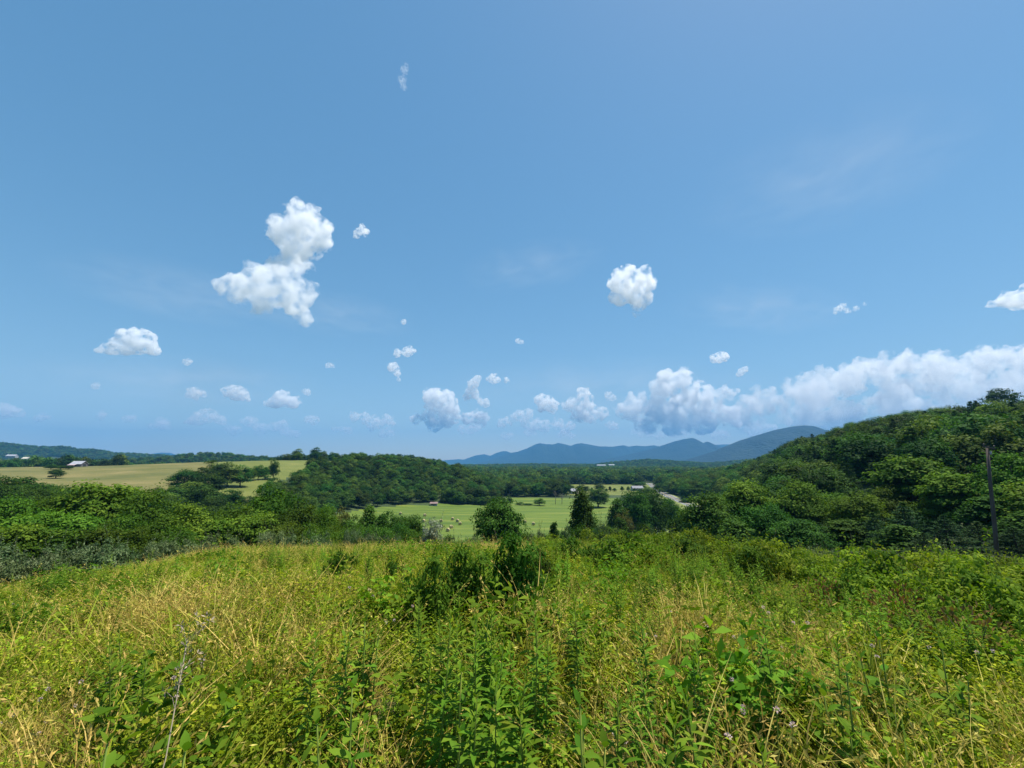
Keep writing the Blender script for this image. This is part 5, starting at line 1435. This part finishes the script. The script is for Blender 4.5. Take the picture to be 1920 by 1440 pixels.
cloud('bright puff above the left mountains', 15000, [(1020, 755, 13), (1035, 762, 11), (1010, 752, 8)], 24, 2.6)
cloud('tower of puffs above the middle mountains', 16000, [(1092, 740, 11), (1100, 752, 12), (1075, 760, 11), (1090, 775, 16), (1110, 778, 13), (1130, 775, 10), (1060, 762, 8)], 25, 2.2)
cloud('cloud heap left of the large bank', 15000, [(1250, 720, 20), (1275, 715, 18), (1235, 735, 16), (1205, 740, 9), (1285, 735, 18), (1310, 740, 18), (1335, 745, 16), (1360, 740, 14), (1290, 765, 26), (1240, 768, 24), (1190, 768, 20), (1165, 770, 12), (1340, 770, 24), (1210, 790, 22), (1270, 790, 24), (1320, 790, 22), (1370, 780, 18)], 26, 3.0, rough=.24)
bank = []
for px in range(1400, 2080, 26):
    top = float(np.interp(px, [1400, 1440, 1480, 1530, 1580, 1640, 1700, 1760, 1820, 1880, 1950, 2080], [762, 735, 712, 700, 690, 672, 662, 664, 664, 658, 655, 650])) + q.uniform(-5, 5)
    r = q.uniform(17, 25); yy = top + r
    while yy < 800:
        if yy < top + 45 or q.random() < .5: bank.append((px + q.uniform(-10, 10), yy, r))
        r = q.uniform(18, 30); yy += r * 1.05
cloud('great white cloud bank above the right ridge', 15500, bank, 27, 1.6, detail=2, voxel=2.6, rough=.34, depth=4.0)

q = random.Random(61)
for n_, (px, py, r, m) in enumerate([(1150, 800, 7, 4), (1195, 812, 8, 5), (1060, 815, 7, 4), (960, 818, 7, 4), (880, 805, 8, 4), (720, 812, 7, 4), (640, 806, 7, 4), (545, 812, 7, 5), (440, 808, 7, 4), (240, 785, 6, 3), (180, 778, 7, 3), (75, 784, 7, 4), (1265, 815, 9, 6), (1340, 815, 9, 6), (1420, 805, 10, 6), (1500, 790, 9, 5), (1140, 745, 6, 3), (1000, 812, 6, 4)]):
    cloud('faint low puff of cloud along the horizon', 18500, [(px + q.uniform(-1, 1) * r * m * .55, py + q.uniform(-.5, .3) * r, r * q.uniform(.6, 1.2)) for _ in range(m)], 100 + n_, .9, detail=1, group='faint low puffs along the horizon')
for n_, (px, py, r, m, lab) in enumerate([(620, 687, 5, 3, 'tiny pale puff left of the thin tailed one'), (350, 679, 6, 3, 'tiny pale puff right of the flat based cloud'), (975, 641, 5, 4, 'tiny streaky puff high over the valley'), (578, 735, 6, 3, 'tiny puff right of the small white cloud'), (755, 603, 5, 3, 'faint tiny puff under the largest cloud, to its right'), (176, 724, 6, 3, 'faint tiny puff below the flat based cloud')]):
    cloud(lab, 11000, [(px + q.uniform(-1, 1) * r * 1.5, py + q.uniform(-.5, .5) * r, r * q.uniform(.5, 1)) for _ in range(m)], 140 + n_, .8, detail=1)

def veil(label, px, py, wpx, hpx, d, tau, seed, tilt=0.0):
    """a thin, streaky sheet of high cloud"""
    k = d / F
    V = ICO_V * np.array([wpx * k / 2, wpx * k * .3, hpx * k / 2])
    me = raw_mesh('cloud', V, np.zeros((0, 4), int), ICO_F, np.zeros(len(ICO_F), int), np.full(len(V), .5), [])
    m, n, out = newmat('thin_cloud_vapour')
    v = N(n, 'ShaderNodeVolumePrincipled'); v.inputs['Color'].default_value = (.995, .995, .995, 1)
    tc = N(n, 'ShaderNodeTexCoord'); mp = N(n, 'ShaderNodeMapping'); mp.inputs['Scale'].default_value = (1, 1, 3.2); mp.inputs['Location'].default_value = (seed * 900, 0, 0); mp.inputs['Rotation'].default_value = (0, .35, 0)
    nz = N(n, 'ShaderNodeTexNoise'); nz.inputs['Scale'].default_value = 7.0 / (wpx * k); nz.inputs['Detail'].default_value = 5; nz.inputs['Roughness'].default_value = .58; nz.inputs['Distortion'].default_value = .6
    mr = N(n, 'ShaderNodeMapRange'); mr.inputs['From Min'].default_value = .4; mr.inputs['From Max'].default_value = .75; mr.inputs['To Max'].default_value = 4 * tau / (wpx * k * .5)
    ln = N(n, 'ShaderNodeVectorMath'); ln.operation = 'DIVIDE'; ln.inputs[1].default_value = (wpx * k / 2, wpx * k * .3, hpx * k / 2)
    le = N(n, 'ShaderNodeVectorMath'); le.operation = 'LENGTH'
    fo = N(n, 'ShaderNodeMapRange'); fo.inputs['From Min'].default_value = .15; fo.inputs['From Max'].default_value = .9; fo.inputs['To Min'].default_value = 1; fo.inputs['To Max'].default_value = 0
    mu_ = N(n, 'ShaderNodeMath', operation='MULTIPLY')
    L = n.links.new
    L(tc.outputs['Object'], mp.inputs['Vector']); L(mp.outputs[0], nz.inputs['Vector']); L(nz.outputs['Fac'], mr.inputs['Value'])
    L(tc.outputs['Object'], ln.inputs[0]); L(ln.outputs[0], le.inputs[0]); L(le.outputs['Value'], fo.inputs['Value'])
    L(mr.outputs[0], mu_.inputs[0]); L(fo.outputs[0], mu_.inputs[1]); L(mu_.outputs[0], v.inputs['Density']); L(v.outputs[0], out.inputs['Volume'])
    me.materials.append(m)
    o = link('cloud', me, None, (float(ucol(px, py)) * d, d, float(zpx(py, d))), label=label, category='cloud', group='thin veils of high cloud')
    o.rotation_euler = (0, tilt, 0)
veil('long faint veil of cloud left of the largest cloud', 330, 550, 560, 120, 16000, .16, 1, .12)
veil('faint veil of cloud below the largest cloud', 620, 590, 420, 90, 16500, .15, 2, .1)
veil('faint veil of cloud in the middle of the sky', 1000, 500, 360, 90, 16000, .13, 3, -.15)
veil('faint veil of cloud between round cloud and right streak', 1430, 580, 420, 100, 16500, .16, 4, .1)
veil('broad faint veil high at upper right of the sky', 1560, 330, 700, 240, 15000, .12, 5, -.2)
veil('broad pale veil low over the left hills', 330, 720, 700, 110, 21000, .2, 6)
veil('broad pale veil low over the mountains', 1120, 730, 800, 110, 21500, .2, 7)

# ------------------------------------------------------------------ haze
g = Geo(); zlo = float(TZ.min()) - 2
zlo = min(zlo, -36)
box(g, -12500, 12500, -12500, 12500, zlo - 1, 900)
hz, n, out = newmat('haze')
v = N(n, 'ShaderNodeVolumePrincipled')
v.inputs['Color'].default_value = (.13, .42, .8, 1)
v.inputs['Density'].default_value = 1.0e-4
v.inputs['Anisotropy'].default_value = 0.0
n.links.new(v.outputs[0], out.inputs['Volume'])
link('haze', g.mesh('haze', [hz]), kind='stuff')
